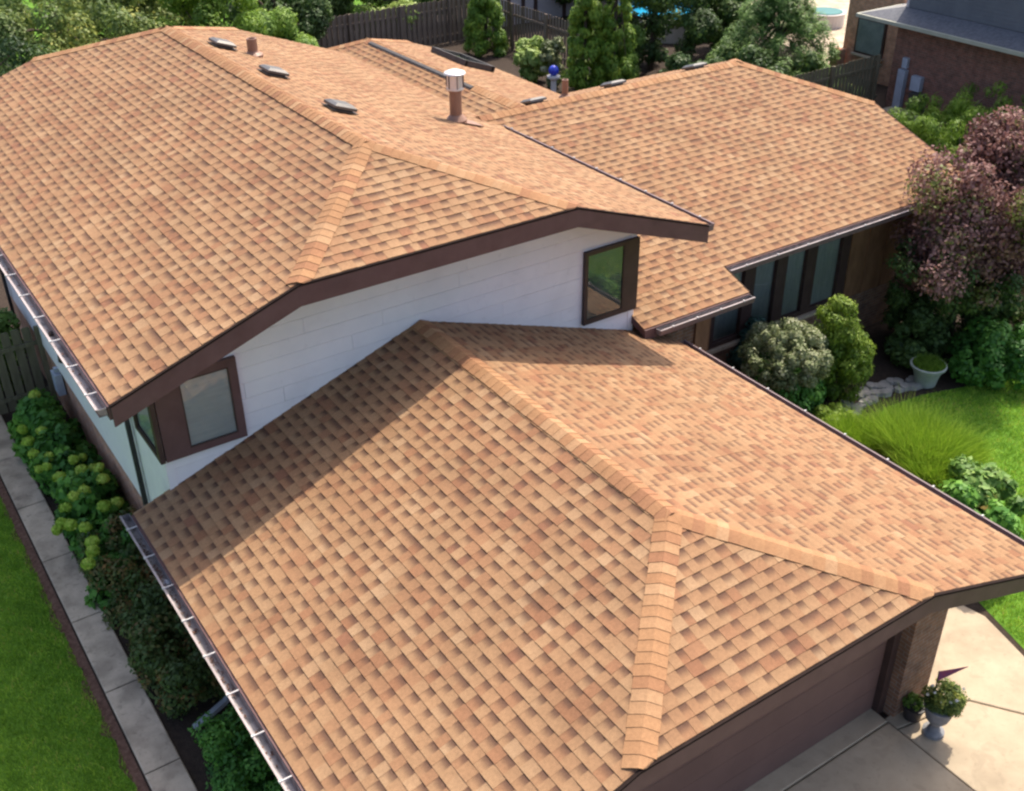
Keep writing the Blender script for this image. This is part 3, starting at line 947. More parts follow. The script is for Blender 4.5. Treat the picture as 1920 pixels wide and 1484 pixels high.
# ---- windows
def window(quad_x, z0, z1, yf, depth=0.05, jamb=(0.10, 0.10), rail=(0.10, 0.10), mat=frame_m, back=blind_m, parent=house, axis='x', backoff=0.03, sill=False, label=None):
    """frame of four bars in the plane y=yf (axis x) or x=yf (axis y, facing -x); pane and backing set inside"""
    a0, a1 = quad_x

    def bx(mb, u0, u1, d0, d1, za, zb):
        if axis == 'x': mb.box(u0, u1, yf - d1, yf - d0, za, zb)
        else: mb.box(yf - d1, yf - d0, u0, u1, za, zb)
    mb = MB()
    bx(mb, a0, a0 + jamb[0], 0.0, depth, z0, z1)
    bx(mb, a1 - jamb[1], a1, 0.0, depth, z0, z1)
    bx(mb, a0 + jamb[0], a1 - jamb[1], 0.0, depth - .003, z0, z0 + rail[0])
    bx(mb, a0 + jamb[0], a1 - jamb[1], 0.0, depth - .003, z1 - rail[1], z1)
    w = mb.build("window", mat, parent)
    if label: w["label"] = label
    mb = MB(); bx(mb, a0 + jamb[0] + .002, a1 - jamb[1] - .002, backoff - .018, backoff - .008, z0 + rail[0] + .002, z1 - rail[1] - .002); mb.build("blind", back, w)
    mb = MB()
    u0, u1, za, zb, dd = a0 + jamb[0] + .001, a1 - jamb[1] - .001, z0 + rail[0] + .001, z1 - rail[1] - .001, yf - backoff - .006
    if axis == 'x': mb.face([(u0, dd, za), (u1, dd, za), (u1, dd, zb), (u0, dd, zb)])
    else: mb.face([(dd, u1, za), (dd, u0, za), (dd, u0, zb), (dd, u1, zb)])
    mb.build("pane", glass_m, w)
    # thin inner sash
    mb = MB()
    t = .022
    u0, u1 = a0 + jamb[0], a1 - jamb[1]
    za, zb = z0 + rail[0], z1 - rail[1]
    bx(mb, u0, u0 + t, backoff + .009, backoff + .022, za, zb); bx(mb, u1 - t, u1, backoff + .009, backoff + .022, za, zb)
    bx(mb, u0 + t, u1 - t, backoff + .0095, backoff + .0215, za, za + t); bx(mb, u0 + t, u1 - t, backoff + .0095, backoff + .0215, zb - t, zb)
    mb.build("sash", frame_m, w)
    return w


YF = WALL_Y - 0.026
window((WL - .01, -2.95), 3.38, 4.70, YF, 0.07, (0.36, 0.12), (0.11, 0.12), trim_m, blind_m, backoff=.045, label="brown framed corner window with pale blind")
window((3.17, WRX + .045), 3.30, 4.66, YF, 0.07, (0.045, 0.32), (0.075, 0.05), frame_m, room_m, backoff=.045, label="dark framed corner window reflecting greenery")
window((WALL_Y - .10, 2.05), 3.38, 4.62, WL - .026, 0.07, (0.12, 0.1), (0.08, 0.08), frame_m, blind_m, axis='y', backoff=.03)
# tall windows of the wing with dark mullions
xs = [7.3, 8.35, 9.28, 10.18, 11.33]
for i in range(4):
    window((xs[i], xs[i + 1] - .004), 1.02, 2.915, wy2 + .14, 0.13, (0.10, 0.20 if i < 3 else .26), (0.08, 0.06), frame_m, curtain_m, backoff=.05)
mb = MB(); mb.box(WST - .40, 7.296, wy2 + .01, wy2 + .14, 1.005, 2.915); mb.build("wing_wall", wood_m, house)
mb = MB(); mb.box(7.2, 11.4, wy2 - .08, wy2 - .002, .93, 1.004); mb.build("window_sill", walk_m, house)

# ---- gutters
def gutter(p, q, out, nbr, parent=house, w=0.125, h=0.11, dark=False, full=True):
    """open trough along p-q below the eave; brackets across it"""
    p, q, out = Vector(p), Vector(q), Vector(out)
    z = Vector((0, 0, 1))
    p = p + out * .037 - z * .035; q = q + out * .037 - z * .035
    d = (q - p)
    mb = MB()
    t = 0.006
    mb.prism([p, p + out * t, p + out * t - z * h, p - z * h], d)                       # back
    mb.prism([p - z * h, p - z * (h - t), p + out * w * .8 - z * (h - t), p + out * w * .8 - z * h], d)   # bottom
    mb.mi = 1
    mb.prism([p + out * w * .8 - z * h, p + out * w * .8 - z * (h - .004), p + out * w, p + out * (w + .012), p + out * (w + .012) - z * .02, p + out * (w * .8 + .012) - z * h], d)
    mb.mi = 2 if not dark else 1  # pale lip paints the sun's gleam; dark gutters go without
    mb.prism([p + out * (w - .012) + z * .0, p + out * (w + .016) + z * .0, p + out * (w + .016) + z * .009, p + out * (w - .012) + z * .009], d)   # rolled lip
    mb.mi = 0
    for e, sgn in ((p, 1), (q, -1)):
        mb.prism([e, e + out * w, e + out * w * .8 - z * h, e - z * h], d.normalized() * t * sgn)
    g = mb.build("gutter", [gut_out_m if dark else gut_m, gut_out_m, lip_m], parent)  # dark gutters: shade in the trough put in as brown
    for i in range(nbr):
        s_ = (i + 0.5) / nbr
        c = p + d * s_
        b_ = MB()
        dd = d.normalized() * .008
        if full: b_.obox(c + out * (w * .5) + z * .012, out * (w * .56), dd, z * .006)
        b_.obox(c + out * (w + .006) + z * .012, out * .02, dd * 1.6, z * .014)
        b_.build("bracket", bracket_m, g)
    return g


gutter((UX0, 0.02, zE0), (UX0, UL, zE0), (-1, 0, 0), 16)
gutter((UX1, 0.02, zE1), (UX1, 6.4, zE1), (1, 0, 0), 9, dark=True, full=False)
gutter((GX - GL_, GY0, GH - S * GL_), (GX - GL_, GY1 + .1, GH - S * GL_), (-1, 0, 0), 11)
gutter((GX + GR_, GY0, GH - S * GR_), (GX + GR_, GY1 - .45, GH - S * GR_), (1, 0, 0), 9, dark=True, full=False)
gutter((WST + .04, ye, wz(ye)), (WX, ye, wz(ye)), FR, 9, full=False)
gutter((X0w + .25, ye2, wz(ye2)), (WST, ye2, wz(ye2)), FR, 4, full=False)

# leaf litter lying in the open gutters
for (x, z0), (ya, yb_), n_, nm in (((UX0 - .09, zE0 - .125), (.3, 12.5), 260, "leaf_litter"), ((GX - GL_ - .09, GH - S * GL_ - .125), (-6.6, .9), 170, "leaf_litter")):
    rr = random.Random(int(x * 100))
    mb = MB()
    for k_ in range(n_):
        yy = rr.choice((rr.uniform(ya, yb_), ya + (yb_ - ya) * (.5 + .09 * rr.gauss(0, 1)), ya + (yb_ - ya) * (.85 + .06 * rr.gauss(0, 1))))
        c_ = Vector((x + rr.uniform(-.035, .03), yy, z0 + rr.uniform(0, .02)))
        a_ = rr.uniform(0, 6.28); sz = rr.uniform(.01, .028)
        u_ = Vector((math.cos(a_), math.sin(a_), rr.uniform(-.4, .4))) * sz; v_ = Vector((-math.sin(a_), math.cos(a_), rr.uniform(-.4, .4))) * sz * .55
        mb.face([c_ - u_, c_ - v_, c_ + u_, c_ + v_])
    tag(mb.build(nm, mulch_m, house), kind="stuff")

# ---- downspouts
def spout(pts_, parent=house, mat=spout_m, r=.042):
    mb = MB()
    pts_ = [Vector(p) for p in pts_]
    for a, c in zip(pts_, pts_[1:]):
        d = (c - a); L = d.length / 2 + .02; d.normalize()
        side = d.cross(Vector((0, 1, 0.01))).normalized(); s2 = d.cross(side)
        mb.obox((a + c) / 2, side * r * .8, s2 * r, d * L)
    return mb.build("downspout", mat, parent)


spout([(UX0 - .08, 2.55, zE0 - .13), (WL - .3, 2.55, zE0 - .45), (WL - .09, 2.55, zE0 - .62), (WL - .09, 2.55, 0.2)])
spout([(UX0 - .08, 11.9, zE0 - .13), (WL - .3, 11.9, zE0 - .45), (WL - .09, 11.9, zE0 - .62), (WL - .09, 11.9, 0.1)])
spout([(GX - GL_ - .08, -.55, 2.55), (GX - GL_ + .35, -.55, 2.3), (gwl - .07, -.55, 2.1), (gwl - .07, -.55, 0.35), (gwl - .45, -.6, 0.12), (gwl - 0.95, -.75, .06)], mat=box_m)

# ---- roof furniture
def roof_box_vent(x, y, zr, nrm, udir, parent):
    nrm, u = Vector(nrm).normalized(), Vector(udir).normalized()
    v = nrm.cross(u).normalized()
    if v.z < 0: v = -v
    c = Vector((x, y, zr)) + nrm * .03
    mb = MB()
    mb.obox(c + nrm * .006, u * .25, v * .25, nrm * .006)          # flange
    mb.build("roof_vent_flange", vent_m, parent) if False else None
    body = MB()
    body.obox(c + nrm * .006, u * .24, v * .24, nrm * .006)
    # throat
    body.obox(c + nrm * .045, u * .16, v * .16, nrm * .035)
    vent = body.build("roof_vent", vent_dark_m, parent)
    hood = MB()
    t = [c + u * (sx * .215) + v * (sy * .215) + nrm * .085 for sx, sy in ((-1, -1), (1, -1), (1, 1), (-1, 1))]
    t2 = [c + u * (sx * .15) + v * (sy * .15) + nrm * .125 for sx, sy in ((-1, -1), (1, -1), (1, 1), (-1, 1))]
    l = [p - nrm * .045 for p in t]
    hood.face(t2)
    for i in range(4):
        j = (i + 1) % 4
        hood.face([t[i], t[j], t2[j], t2[i]]); hood.face([l[i], l[j], t[j], t[i]])
    hood.face(l[::-1])
    hood.build("hood", vent_m, vent)
    return vent


for x, y in ((0.62, 9.75), (0.66, 7.3), (0.74, 4.72)):
    roof_box_vent(x, y, UH - S * x, RN, (0, 1, 0), house)
for x in (6.55, 8.78, 11.25):
    roof_box_vent(x, WY + .5, WH - S * .5, BNW, (1, 0, 0), house)


def vent_pipe(x, y, z, h, r, parent=house):
    mb = MB(); mb.lathe((x, y, z - .1), [(r * 1.9, 0.06), (r * 1.9, .12), (r * 1.15, .17), (r, .2), (r, h + .1), (r * .72, h + .1), (r * .72, h - .05)], 16)
    return mb.build("vent_pipe", flue_m, parent)


vent_pipe(1.2, 9.58, UH - S * 1.2, 0.34, .105)
vent_pipe(8.2, 8.3, WH - S * (8.3 - WY), 0.42, .075)
# metal flue with louvred cap
fx, fy = 3.74, 5.86
fz = UH - S * fx
mb = MB(); mb.lathe((fx, fy, fz - .1), [(.21, 0), (.21, .15), (.12, .25), (.12, .70), (.135, .70), (.135, .74)], 20)
flue = mb.build("chimney_flue", flue_m, house, smooth=False)
mb = MB(); mb.lathe((fx, fy, fz - .1), [(.155, .74), (.17, .74), (.17, .77), (.155, .77), (.155, 1.03), (.17, 1.03)], 20)
mb.build("flue_cap", galv_m, flue)
mb = MB(); mb.lathe((fx, fy, fz - .1), [(.20, 1.032), (.215, 1.042), (.205, 1.065), (.12, 1.10), (.02, 1.11)], 22)
mb.build("flue_lid", galv_m, flue)
for a in range(6):
    an = a * math.pi / 3 + .25
    mb = MB(); c = Vector((fx + .163 * math.cos(an), fy + .163 * math.sin(an), fz + .80))
    mb.obox(c, Vector((-math.sin(an), math.cos(an), 0)) * .005, Vector((math.cos(an), math.sin(an), 0)) * .012, Vector((0, 0, .125)))
    mb.build("cap_slot", vent_dark_m, flue)
mb = MB(); mb.obox(Vector((fx + .28, fy - .02, fz - S * .28 + .04)), Vector((.22, 0, -.22 * S)), Vector((0, .20, 0)), RN * .008)
mb.build("flashing", flue_m, flue)
# skylight on the extension's sunny slope
sc_ = Vector((BX + 2.55, 13.35, BH - S * 2.55))
su, sv = Vector((0, 1, 0)), Vector((1, 0, -S)).normalized()
mb = MB()
for a_, b2, hu, hv in ((-.8, 0, .05, .45), (.8, 0, .05, .45), (0, -.45, .85, .05), (0, .45, .85, .05)):
    mb.obox(sc_ + su * a_ + sv * b2 + RN * .09, su * hu, sv * hv, RN * (.075 if hu > hv else .074))
sky_l = mb.build("skylight", vent_dark_m, house)
mb = MB(); mb.face([sc_ + RN * .12 + su * a_ + sv * b2 for a_, b2 in ((-.75, -.4), (-.75, .4), (.75, .4), (.75, -.4))]); mb.build("skylight_pane", glass_m, sky_l)
mb = MB(); mb.obox(sc_ + RN * .06, su * .75, sv * .40, RN * .006); mb.build("light_shaft", room_m, sky_l)
# wall lamp and meter box on the shaded side
mb = MB(); mb.box(WL - .12, WL - .024, 6.85, 6.99, 2.36, 2.5); mb.lathe((WL - .1, 6.92, 2.18), [(.05, 0), (.075, .03), (.06, .2)], 10); mb.build("wall_lamp", spout_m, house)
mb = MB(); mb.box(WL - .14, WL - .001, 8.1, 8.42, .85, 1.3); mb.box(WL - .1, WL - .001, 8.2, 8.3, 1.3, 1.41); mb.build("meter_box", box_m, house)

# ------------------------------------------------------------------ fences
def fence(name, label, p0, p1, h, pitch, bw, mat, rails=(0.35, 1.45), shadowbox=False, uneven=0.03, seed=1, posts=2.4, group=None):
    r = random.Random(seed)
    p0, p1 = Vector((*p0, 0)), Vector((*p1, 0))
    d = p1 - p0; L = d.length; d.normalize()
    n_ = Vector((-d.y, d.x, 0))
    root = thing(name, tuple(p0), label, "fence", group)
    src = {}
    n = int(L / pitch)
    for i in range(n):
        key = r.randrange(4)
        for side in ((1,) if not shadowbox else (1, -1)):
            k = (key, side)
            s_ = (i + .5) * pitch + (0 if side == 1 else pitch * .5) + r.uniform(-.006, .006)
            if s_ > L: continue
            loc = p0 + d * s_ + n_ * (side * .035)
            if k not in src:
                hh = h + r.uniform(-uneven, uneven)
                mb = MB()
                w = bw / 2
                prof = [(-w, .05), (w, .05), (w, hh - .03), (w * .7, hh), (-w * .7, hh), (-w, hh - .03)]
                mb.prism([loc + d * a - n_ * .009 + Vector((0, 0, z)) for a, z in prof], n_ * .018)
                o = mb.build("picket", mat, root, origin=loc)
                src[k] = o
            else:
                place_copy(src[k], loc, root)
    for z in rails:
        mb = MB(); mb.obox((p0 + p1) / 2 + Vector((0, 0, z)), d * (L / 2), n_ * .019, Vector((0, 0, .045)))
        mb.build("rail", mat, root)
    k = 0
    s_ = 0.0
    while s_ <= L + .01:
        c = p0 + d * s_ - n_ * .0
        mb = MB(); mb.obox(c + Vector((0, 0, (h + .04) / 2)) - n_ * .10, d * .05, n_ * .05, Vector((0, 0, (h + .04) / 2)))
        mb.build("post", mat, root)
        s_ += posts
    return root


fence("board_fence", "weathered brown board fence running behind the house towards the arborvitae", (6.0, 29.8), (19.6, 29.95), 1.85, .25, .14, fence_m, shadowbox=True, seed=3)
fence("picket_fence", "dark picket fence with open gaps beside the pale house", (19.6, 29.7), (19.7, 22.4), 1.9, .20, .12, fence_m, seed=4)
fence("side_fence", "mossy board fence by the hydrangeas and the white side wall", (-9.0, 9.45), (WL - .03, 9.45), 1.8, .205, .165, fence2_m, seed=5)
fence("yard_fence", "dark shaded fence ending at the neighbouring brick house", (18.4, 13.0), (25.95, 13.2), 1.85, .19, .15, fence2_m, seed=6)

# ------------------------------------------------------------------ neighbouring houses
nb = thing("brick_house", (30, 9, 0), "neighbouring dark brick house with grey skirt roof and grey siding", "house")
NX = 26.25
mb = MB(); mb.box(NX, NX + .2, -4, 13.0, 0, 3.1); mb.build("wall", brick3_m, nb)
mb = MB(); mb.box(NX + .201, NX + 9, 12.8, 13.0, 0, 3.1); mb.build("wall", brick3_m, nb)
ez = 3.1; ex = 25.68; ey = 14.3
rise = .27; run = 1.05
mb = MB(); mb.prism([(ex, -5, ez), (ex, ey, ez), (ex + run, ey - run, ez + rise), (ex + run, -5, ez + rise)], (0, 0, -.10)); nroof = mb.build("roof", grey_roof_m, nb)
mb = MB(); mb.prism([(ex, ey, ez), (ex + 12, ey, ez), (ex + 12, ey - run, ez + rise), (ex + run, ey - run, ez + rise)], (0, 0, -.10)); mb.build("hip_end", grey_roof_lit_m, nroof)
mb = MB(); mb.box(ex - .09, ex - .001, -5, ey, ez - .13, ez - .01); mb.build("gutter", cream_m, nb)
mb = MB(); mb.box(ex - .09, ex + 11, ey + .001, ey + .09, ez - .13, ez - .01); mb.build("gutter", cream_m, nb)
mb = MB(); mb.box(ex, NX - .002, -5, ey - .01, ez - .16, ez - .13); mb.build("soffit", cream_m, nb)
uw = MB(); uw.box(ex + run + .05, ex + run + .2, -5, ey - run - .15, ez + rise - .3, 7.2); up_wall = uw.build("upper_wall", grey_side_m, nb)
for i in range(24):
    z = ez + rise + .02 + i * .13
    mb = MB(); A = [(ex + run + .048, -5, z + .135), (ex + run + .05, -5, z), (ex + run + .018, -5, z), (ex + run + .03, -5, z + .135)]
    mb.prism(A, (0, ey - run - .16 + 5, 0)); mb.build("siding_board", grey_side_m, up_wall)
mb = MB(); mb.box(ex + run + .02, ex + run + .14, ey - run - .155, ey - run - .05, ez + rise, 7.2); mb.build("corner_board", plaster_m, up_wall)
# conduit and meters on the brick wall
mb = MB(); mb.box(NX - .2, NX - .002, 12.25, 12.55, 0, 1.45); mb.build("utility_cabinet", box_m, nb)
mb = MB(); mb.box(NX - .12, NX - .002, 12.28, 12.5, 1.5, 1.85); mb.build("meter", box_m, nb)
mb = MB(); mb.box(NX - .2, NX - .002, 11.55, 11.95, .85, 1.35); mb.build("meter", box_m, nb)
mb = MB(); mb.box(NX - .3, NX - .002, 11.3, 11.85, 0, .8); mb.build("air_conditioner", vent_dark_m, nb)
mb = MB(); mb.box(25.2, 26.2, 10.7, 12.6, 0.0, .1); mb.build("concrete_pad", walk_m, nb)
# set-back part with a dark window
mb = MB(); mb.box(28.2, 34, 14.4, 16.9, 0, 3.4); nb2w = mb.build("wall", brick_m, nb)
mb = MB(); mb.box(28.12, 28.198, 14.95, 16.3, .95, 2.3); nwin = mb.build("window", frame_m, nb)
mb = MB(); mb.box(28.10, 28.118, 15.03, 16.22, 1.03, 2.22); mb.build("pane", room_m, nwin)
mb = MB(); mb.box(28.02, 28.2, 14.9, 16.35, .86, .94); mb.build("sill", walk_m, nwin)
mb = MB(); mb.box(27.65, 28.05, 16.6, 17.0, 0, 1.0); mb.build("brick_pier", brick_m, nb)

nb3 = thing("plaster_house", (24, 37, 0), "pale house with brown timber strips beyond the picket fence", "house")
mb = MB(); mb.box(20.9, 30, 31.0, 31.2, 0, 3.4); w3 = mb.build("wall", plaster_m, nb3)
for x in (21.75, 22.55, 23.25, 24.9, 26.4):
    mb = MB(); mb.box(x, x + .17, 30.94, 30.998, 0, 3.4); mb.build("timber", frame_m, w3)
mb = MB(); mb.prism([(20.4, 30.4, 3.35), (30.6, 30.4, 3.35), (30.6, 35, 4.9), (20.4, 35, 4.9)], (0, 0, .12)); mb.build("roof", grey_roof_m, nb3)
mb = MB(); mb.box(20.4, 30.6, 30.32, 30.398, 3.3, 3.46); mb.build("gutter", bracket_m, nb3)

# ------------------------------------------------------------------ vegetation
NPR = np.random.default_rng(11)


def leaf_mesh(name, P, Nn, size, tone, mat, parent, aspect=0.55, rng=NPR, tdir=None, origin=None):
    n = len(P)
    if tdir is None:
        t = rng.normal(size=(n, 3))
    else:
        t = tdir + rng.normal(size=(n, 3)) * .25
    Nn = Nn / np.linalg.norm(Nn, axis=1, keepdims=True)
    t -= Nn * (t * Nn).sum(1, keepdims=True)
    t /= np.linalg.norm(t, axis=1, keepdims=True) + 1e-9
    s = np.cross(Nn, t)
    sz = size[:, None]
    o0 = np.array(ORIGIN[parent.name]) if parent else np.array(origin)
    P = P - o0
    V = np.stack([P - t * sz, P - s * sz * aspect - Nn * sz * .12, P + t * sz, P + s * sz * aspect - Nn * sz * .12], 1).reshape(-1, 3)
    me = bpy.data.meshes.new(name)
    me.vertices.add(4 * n); me.vertices.foreach_set("co", V.astype('f').ravel())
    me.loops.add(4 * n); me.loops.foreach_set("vertex_index", np.arange(4 * n, dtype='i'))
    me.polygons.add(n); me.polygons.foreach_set("loop_start", np.arange(0, 4 * n, 4, dtype='i'))
    me.update(calc_edges=True)
    A = me.attributes.new("tone", 'FLOAT', 'FACE')
    A.data.foreach_set("value", np.clip(tone, 0, 1).astype('f'))
    me.materials.append(mat)
    o = bpy.data.objects.new(name, me)
    col.objects.link(o)
    if parent:
        o.parent = parent; ORIGIN[o.name] = ORIGIN[parent.name]
    else:
        o.location = origin; ORIGIN[o.name] = Vector(origin)
    return o


def clump_leaves(clumps, n, leaf, rng, spread=0.35, inner=0.25, upbias=0.35):
    """clumps: array (k,5) cx cy cz r tone"""
    c = np.array(clumps, float)
    w = c[:, 3] ** 2; w /= w.sum()
    idx = rng.choice(len(c), n, p=w)
    d = rng.normal(size=(n, 3)); d /= np.linalg.norm(d, axis=1, keepdims=True)
    rad = np.where(rng.random(n) < inner, rng.random(n) ** .5, 1 - np.abs(rng.normal(size=n)) * .16 + rng.normal(size=n) * .08)
    P = c[idx, :3] + d * (c[idx, 3] * rad)[:, None]
    Nn = d + rng.normal(size=(n, 3)) * spread; Nn[:, 2] += upbias
    tone = c[idx, 4] + rng.normal(size=n) * .16
    size = leaf * rng.uniform(.6, 1.35, n)
    return P, Nn, size, tone


def ellipsoid_clumps(c, r, k, cr, rng, tone=.5, tvar=.16, shell=.75, zmin=None, flat=1.0):
    out = []
    while len(out) < k:
        d = rng.normal(size=3); d /= np.linalg.norm(d)
        rr = shell + (1 - shell) * rng.random() if rng.random() < .75 else rng.random()
        p = np.array(c) + d * np.array(r) * rr
        if zmin is not None and p[2] < zmin: continue
        out.append((*p, cr * rng.uniform(.6, 1.35), tone + rng.normal() * tvar))
    return out


def cone_clumps(base, h, r0, r1, k, cr, rng, tone=.5, tvar=.13, z0=.1):
    out = []
    for i in range(k):
        t = rng.random() ** 1.15
        z = z0 + t * (h - z0)
        rr = r0 + (r1 - r0) * t
        a = rng.random() * 2 * math.pi
        q = rr * (1 if rng.random() < .8 else rng.random())
        out.append((base[0] + q * math.cos(a), base[1] + q * math.sin(a), base[2] + z, cr * rng.uniform(.6, 1.3) * (1 - .45 * t), tone + rng.normal() * tvar))
    return out


def trunk_mesh(base, top, r, rng, limbs=6, spread=1.0, mat=bark_m, parent=None, name="trunk", targets=None):
    base, top = Vector(base), Vector(top)
    mb = MB()
    path = []
    rad = []
    for i in range(6):
        t = i / 5
        p = base.lerp(top, t) + Vector((rng.normal() * .05, rng.normal() * .05, 0)) * (t * spread)
        path.append(p); rad.append(r * (1.25 if i == 0 else 1 - .65 * t))
    mb.tube(path, rad, 8)
    for i in range(limbs):
        t = .35 + .6 * (i + .5) / limbs
        p = base.lerp(top, t)
        if targets is not None and len(targets):
            q = Vector(targets[int(rng.integers(len(targets)))][:3])
        else:
            a = rng.random() * 6.28
            q = p + Vector((math.cos(a) * spread, math.sin(a) * spread, spread * .6))
        m = p.lerp(q, .5) + Vector((0, 0, .12 * spread))
        mb.tube([p, m, q], [r * .45, r * .28, r * .08], 6)
    return mb.build(name, mat, parent)


def plant(name, label, cat, base, clumps, n, leaf, mat, seed, top=None, r=.08, limbs=6, aspect=.55, group=None, spread=.35, inner=.25, tdir=None, trunk_name="trunk", crown_name="crown", upbias=.35, limb_mat=bark_m):
    rng = np.random.default_rng(seed)
    root = thing(name, base, label, cat, group)
    P, Nn, size, tone = clump_leaves(clumps, n, leaf, rng, spread, inner, upbias)
    keep = P[:, 2] > 0.03
    P, Nn, size, tone = P[keep], Nn[keep], size[keep], tone[keep]
    td = None if tdir is None else np.tile(np.array(tdir, float), (len(P), 1))
    leaf_mesh(crown_name, P, Nn, size, tone, mat, root, aspect, rng, td)
    if top is None:
        top = (base[0], base[1], max(c[2] for c in clumps) * .8)
    trunk_mesh(base, top, r, rng, limbs, 1.0, limb_mat, root, trunk_name, clumps)
    return root


rg = np.random.default_rng(5)
# --- trees behind the house, upper left
def tree(label, base, h, rxy, mat, seed, n=9000, leaf=.11, k=40, cr=.55, tone=.5, r=.14, name="broadleaf_tree", zmid=None, rz=None, tvar=.17, inner=.2):
    rng = np.random.default_rng(seed)
    zmid = zmid or h * .55; rz = rz or h * .45
    cl = ellipsoid_clumps((base[0], base[1], zmid), (rxy, rxy, rz), k, cr, rng, tone, tvar, zmin=.3)
    return plant(name, label, "tree", base, cl, int(n * 1.8), leaf * .72, mat, seed, (base[0], base[1], h * .8), r, 9, group="trees behind the house", inner=inner)


tree("twiggy olive tree with yellowing leaves above the roof's far left corner", (1.2, 26.5, 0), 5.2, 2.9, L_olive, 101, 15000, .10, 60, .55, .52)
tree("sparse dark tree with pale bare twigs by the left picture edge", (-2.2, 22.0, 0), 4.4, 2.6, L_dark, 102, 9000, .09, 42, .5, .45)
tree("yellow-leaved olive tree second from the left at the top", (4.8, 30.6, 0), 5.6, 2.5, L_olive, 103, 12000, .12, 48, .55, .6)
tree("bright green feathery tree rising behind the main roof ridge", (6.3, 26.0, 0), 4.9, 1.9, L_bright, 104, 14000, .10, 46, .48, .45)
tree("dark green tree in shade directly behind the ridge end", (9.6, 28.8, 0), 4.6, 1.9, L_dark, 105, 11000, .11, 44, .5, .42)
tree("mid green round tree left of the board fence", (8.0, 25.6, 0), 3.3, 1.4, L_green, 106, 10000, .10, 36, .42, .62)
tree("dark tree with olive tints behind the board fence's left end", (12.6, 33.0, 0), 5.0, 2.3, L_olive, 107, 11000, .12, 44, .5, .25)
tree("light green broad-leaved tree leaning over the middle of the board fence", (15.5, 32.2, 0), 4.2, 2.2, L_light, 108, 11000, .15, 44, .5, .6)
tree("light yellow-green tree over the board fence near the arborvitae", (18.8, 33.0, 0), 4.3, 2.0, L_light, 109, 9000, .14, 38, .5, .45)
tree("deep green tree filling the far upper left corner", (-1.5, 33.5, 0), 6.0, 3.2, L_green, 110, 12000, .13, 50, .6, .4)
tree("dark green tree far behind between olive and feathery trees", (8.4, 35.0, 0), 6.2, 3.0, L_dark, 111, 11000, .14, 46, .6, .55)
# pale bare twigs of the sparse tree
tw = thing("bare_branches", (-1.0, 20.4, 0), "pale bare branches sticking out at the far left roof edge", "branches")
rg2 = np.random.default_rng(77)
for i in range(16):
    mb = MB()
    p = Vector((-1.0 + rg2.normal() * .9, 20.6 + rg2.normal() * .7, 1.6 + rg2.random() * 1.6))
    d = Vector((rg2.normal() + .6, rg2.normal() * .6 - .2, .25 + rg2.random() * .5)).normalized()
    pts_ = [Vector((-1.0, 20.4, 0.0)).lerp(p, .4), p]
    for j in range(4):
        d = (d + Vector((rg2.normal() * .22, rg2.normal() * .22, rg2.normal() * .12))).normalized()
        pts_.append(pts_[-1] + d * .42)
    mb.tube(pts_, [.028, .024, .018, .013, .009, .005], 5)
    mb.build("branch", twig_m, tw)

# --- arborvitae
def arb(label, base, h, r, seed, n=14000, mat=L_arb, tone=.5):
    rng = np.random.default_rng(seed)
    cl = cone_clumps(base, h, r, r * .12, 120, r * .36, rng, tone)
    return plant("arborvitae", label, "conifer", base, cl, int(n * 1.5), .065, mat, seed, (base[0], base[1], h * .9), .09, 5, .35, "arborvitae", .3, .15, (0, 0, 1))


arb("tall arborvitae standing at the corner of the board fence", (18.4, 27.6, 0), 5.2, .78, 201)
arb("left of the two tall bright arborvitae right of the picket fence", (18.3, 20.6, 0), 5.4, .74, 202, 16000, L_arb, .62)
arb("right of the two tall bright arborvitae right of the picket fence", (19.25, 20.1, 0), 5.6, .78, 203, 16000, L_arb, .58)
# --- dark belt and spruce behind the wing
def shrub(name, label, base, radii, zc_, n, leaf, mat, seed, k=30, cr=.25, tone=.5, tvar=.15, group=None, cat="shrub", aspect=.55, inner=.25, spread=.35, tdir=None, shell=.75):
    rng = np.random.default_rng(seed)
    cl = ellipsoid_clumps((base[0], base[1], zc_), radii, k, cr, rng, tone, tvar, shell, zmin=.1)
    return plant(name, label, cat, base, cl, n, leaf, mat, seed, (base[0], base[1], zc_), .035, 6, aspect, group, spread, inner, tdir, "stem", "foliage")


tree("very dark tree behind the right arborvitae and the wing ridge", (22.4, 21.6, 0), 4.6, 2.2, L_dark, 112, 13000, .11, 48, .5, .4)
tree("dark tree beside the blue pool, left of the spreading spruce", (26.2, 21.9, 0), 3.0, 1.7, L_dark, 113, 9000, .11, 38, .45, .5)
tree("dark round tree beyond the pool at the top", (26.6, 30.5, 0), 4.6, 2.8, L_dark, 114, 11000, .13, 44, .6, .5)
tree("deep green tree at the top behind the spreading spruce", (31.0, 27.5, 0), 4.8, 2.4, L_green, 115, 9000, .13, 40, .55, .35)
rng = np.random.default_rng(204)
cl = []
for lv in range(11):                                # layered branches of the spreading spruce
    z = .35 + lv * .33
    R_ = 2.9 * (1 - lv / 13.5)
    for j in range(15):
        a = rng.random() * 6.28
        for t in (.45, .75, 1.0):
            cl.append((25.2 + R_ * t * math.cos(a), 17.6 + R_ * t * math.sin(a) * .9, z + rng.normal() * .08 - .12 * t, .24 * rng.uniform(.7, 1.3), .45 + .18 * t + rng.normal() * .12))
plant("spreading_spruce", "broad layered evergreen spruce behind the wing's hip end", "conifer", (25.2, 17.6, 0), cl, 46000, .075, L_spruce, 204, (25.2, 17.6, 3.8), .12, 14, .22, None, .3, .2, upbias=1.3)
shrub("small_shrub", "small bright yellow-green shrub in front of the dark belt", (20.6, 20.6, 0), (.4, .4, .6), 1.6, 2200, .08, L_light, 205, 16, .2, .5)
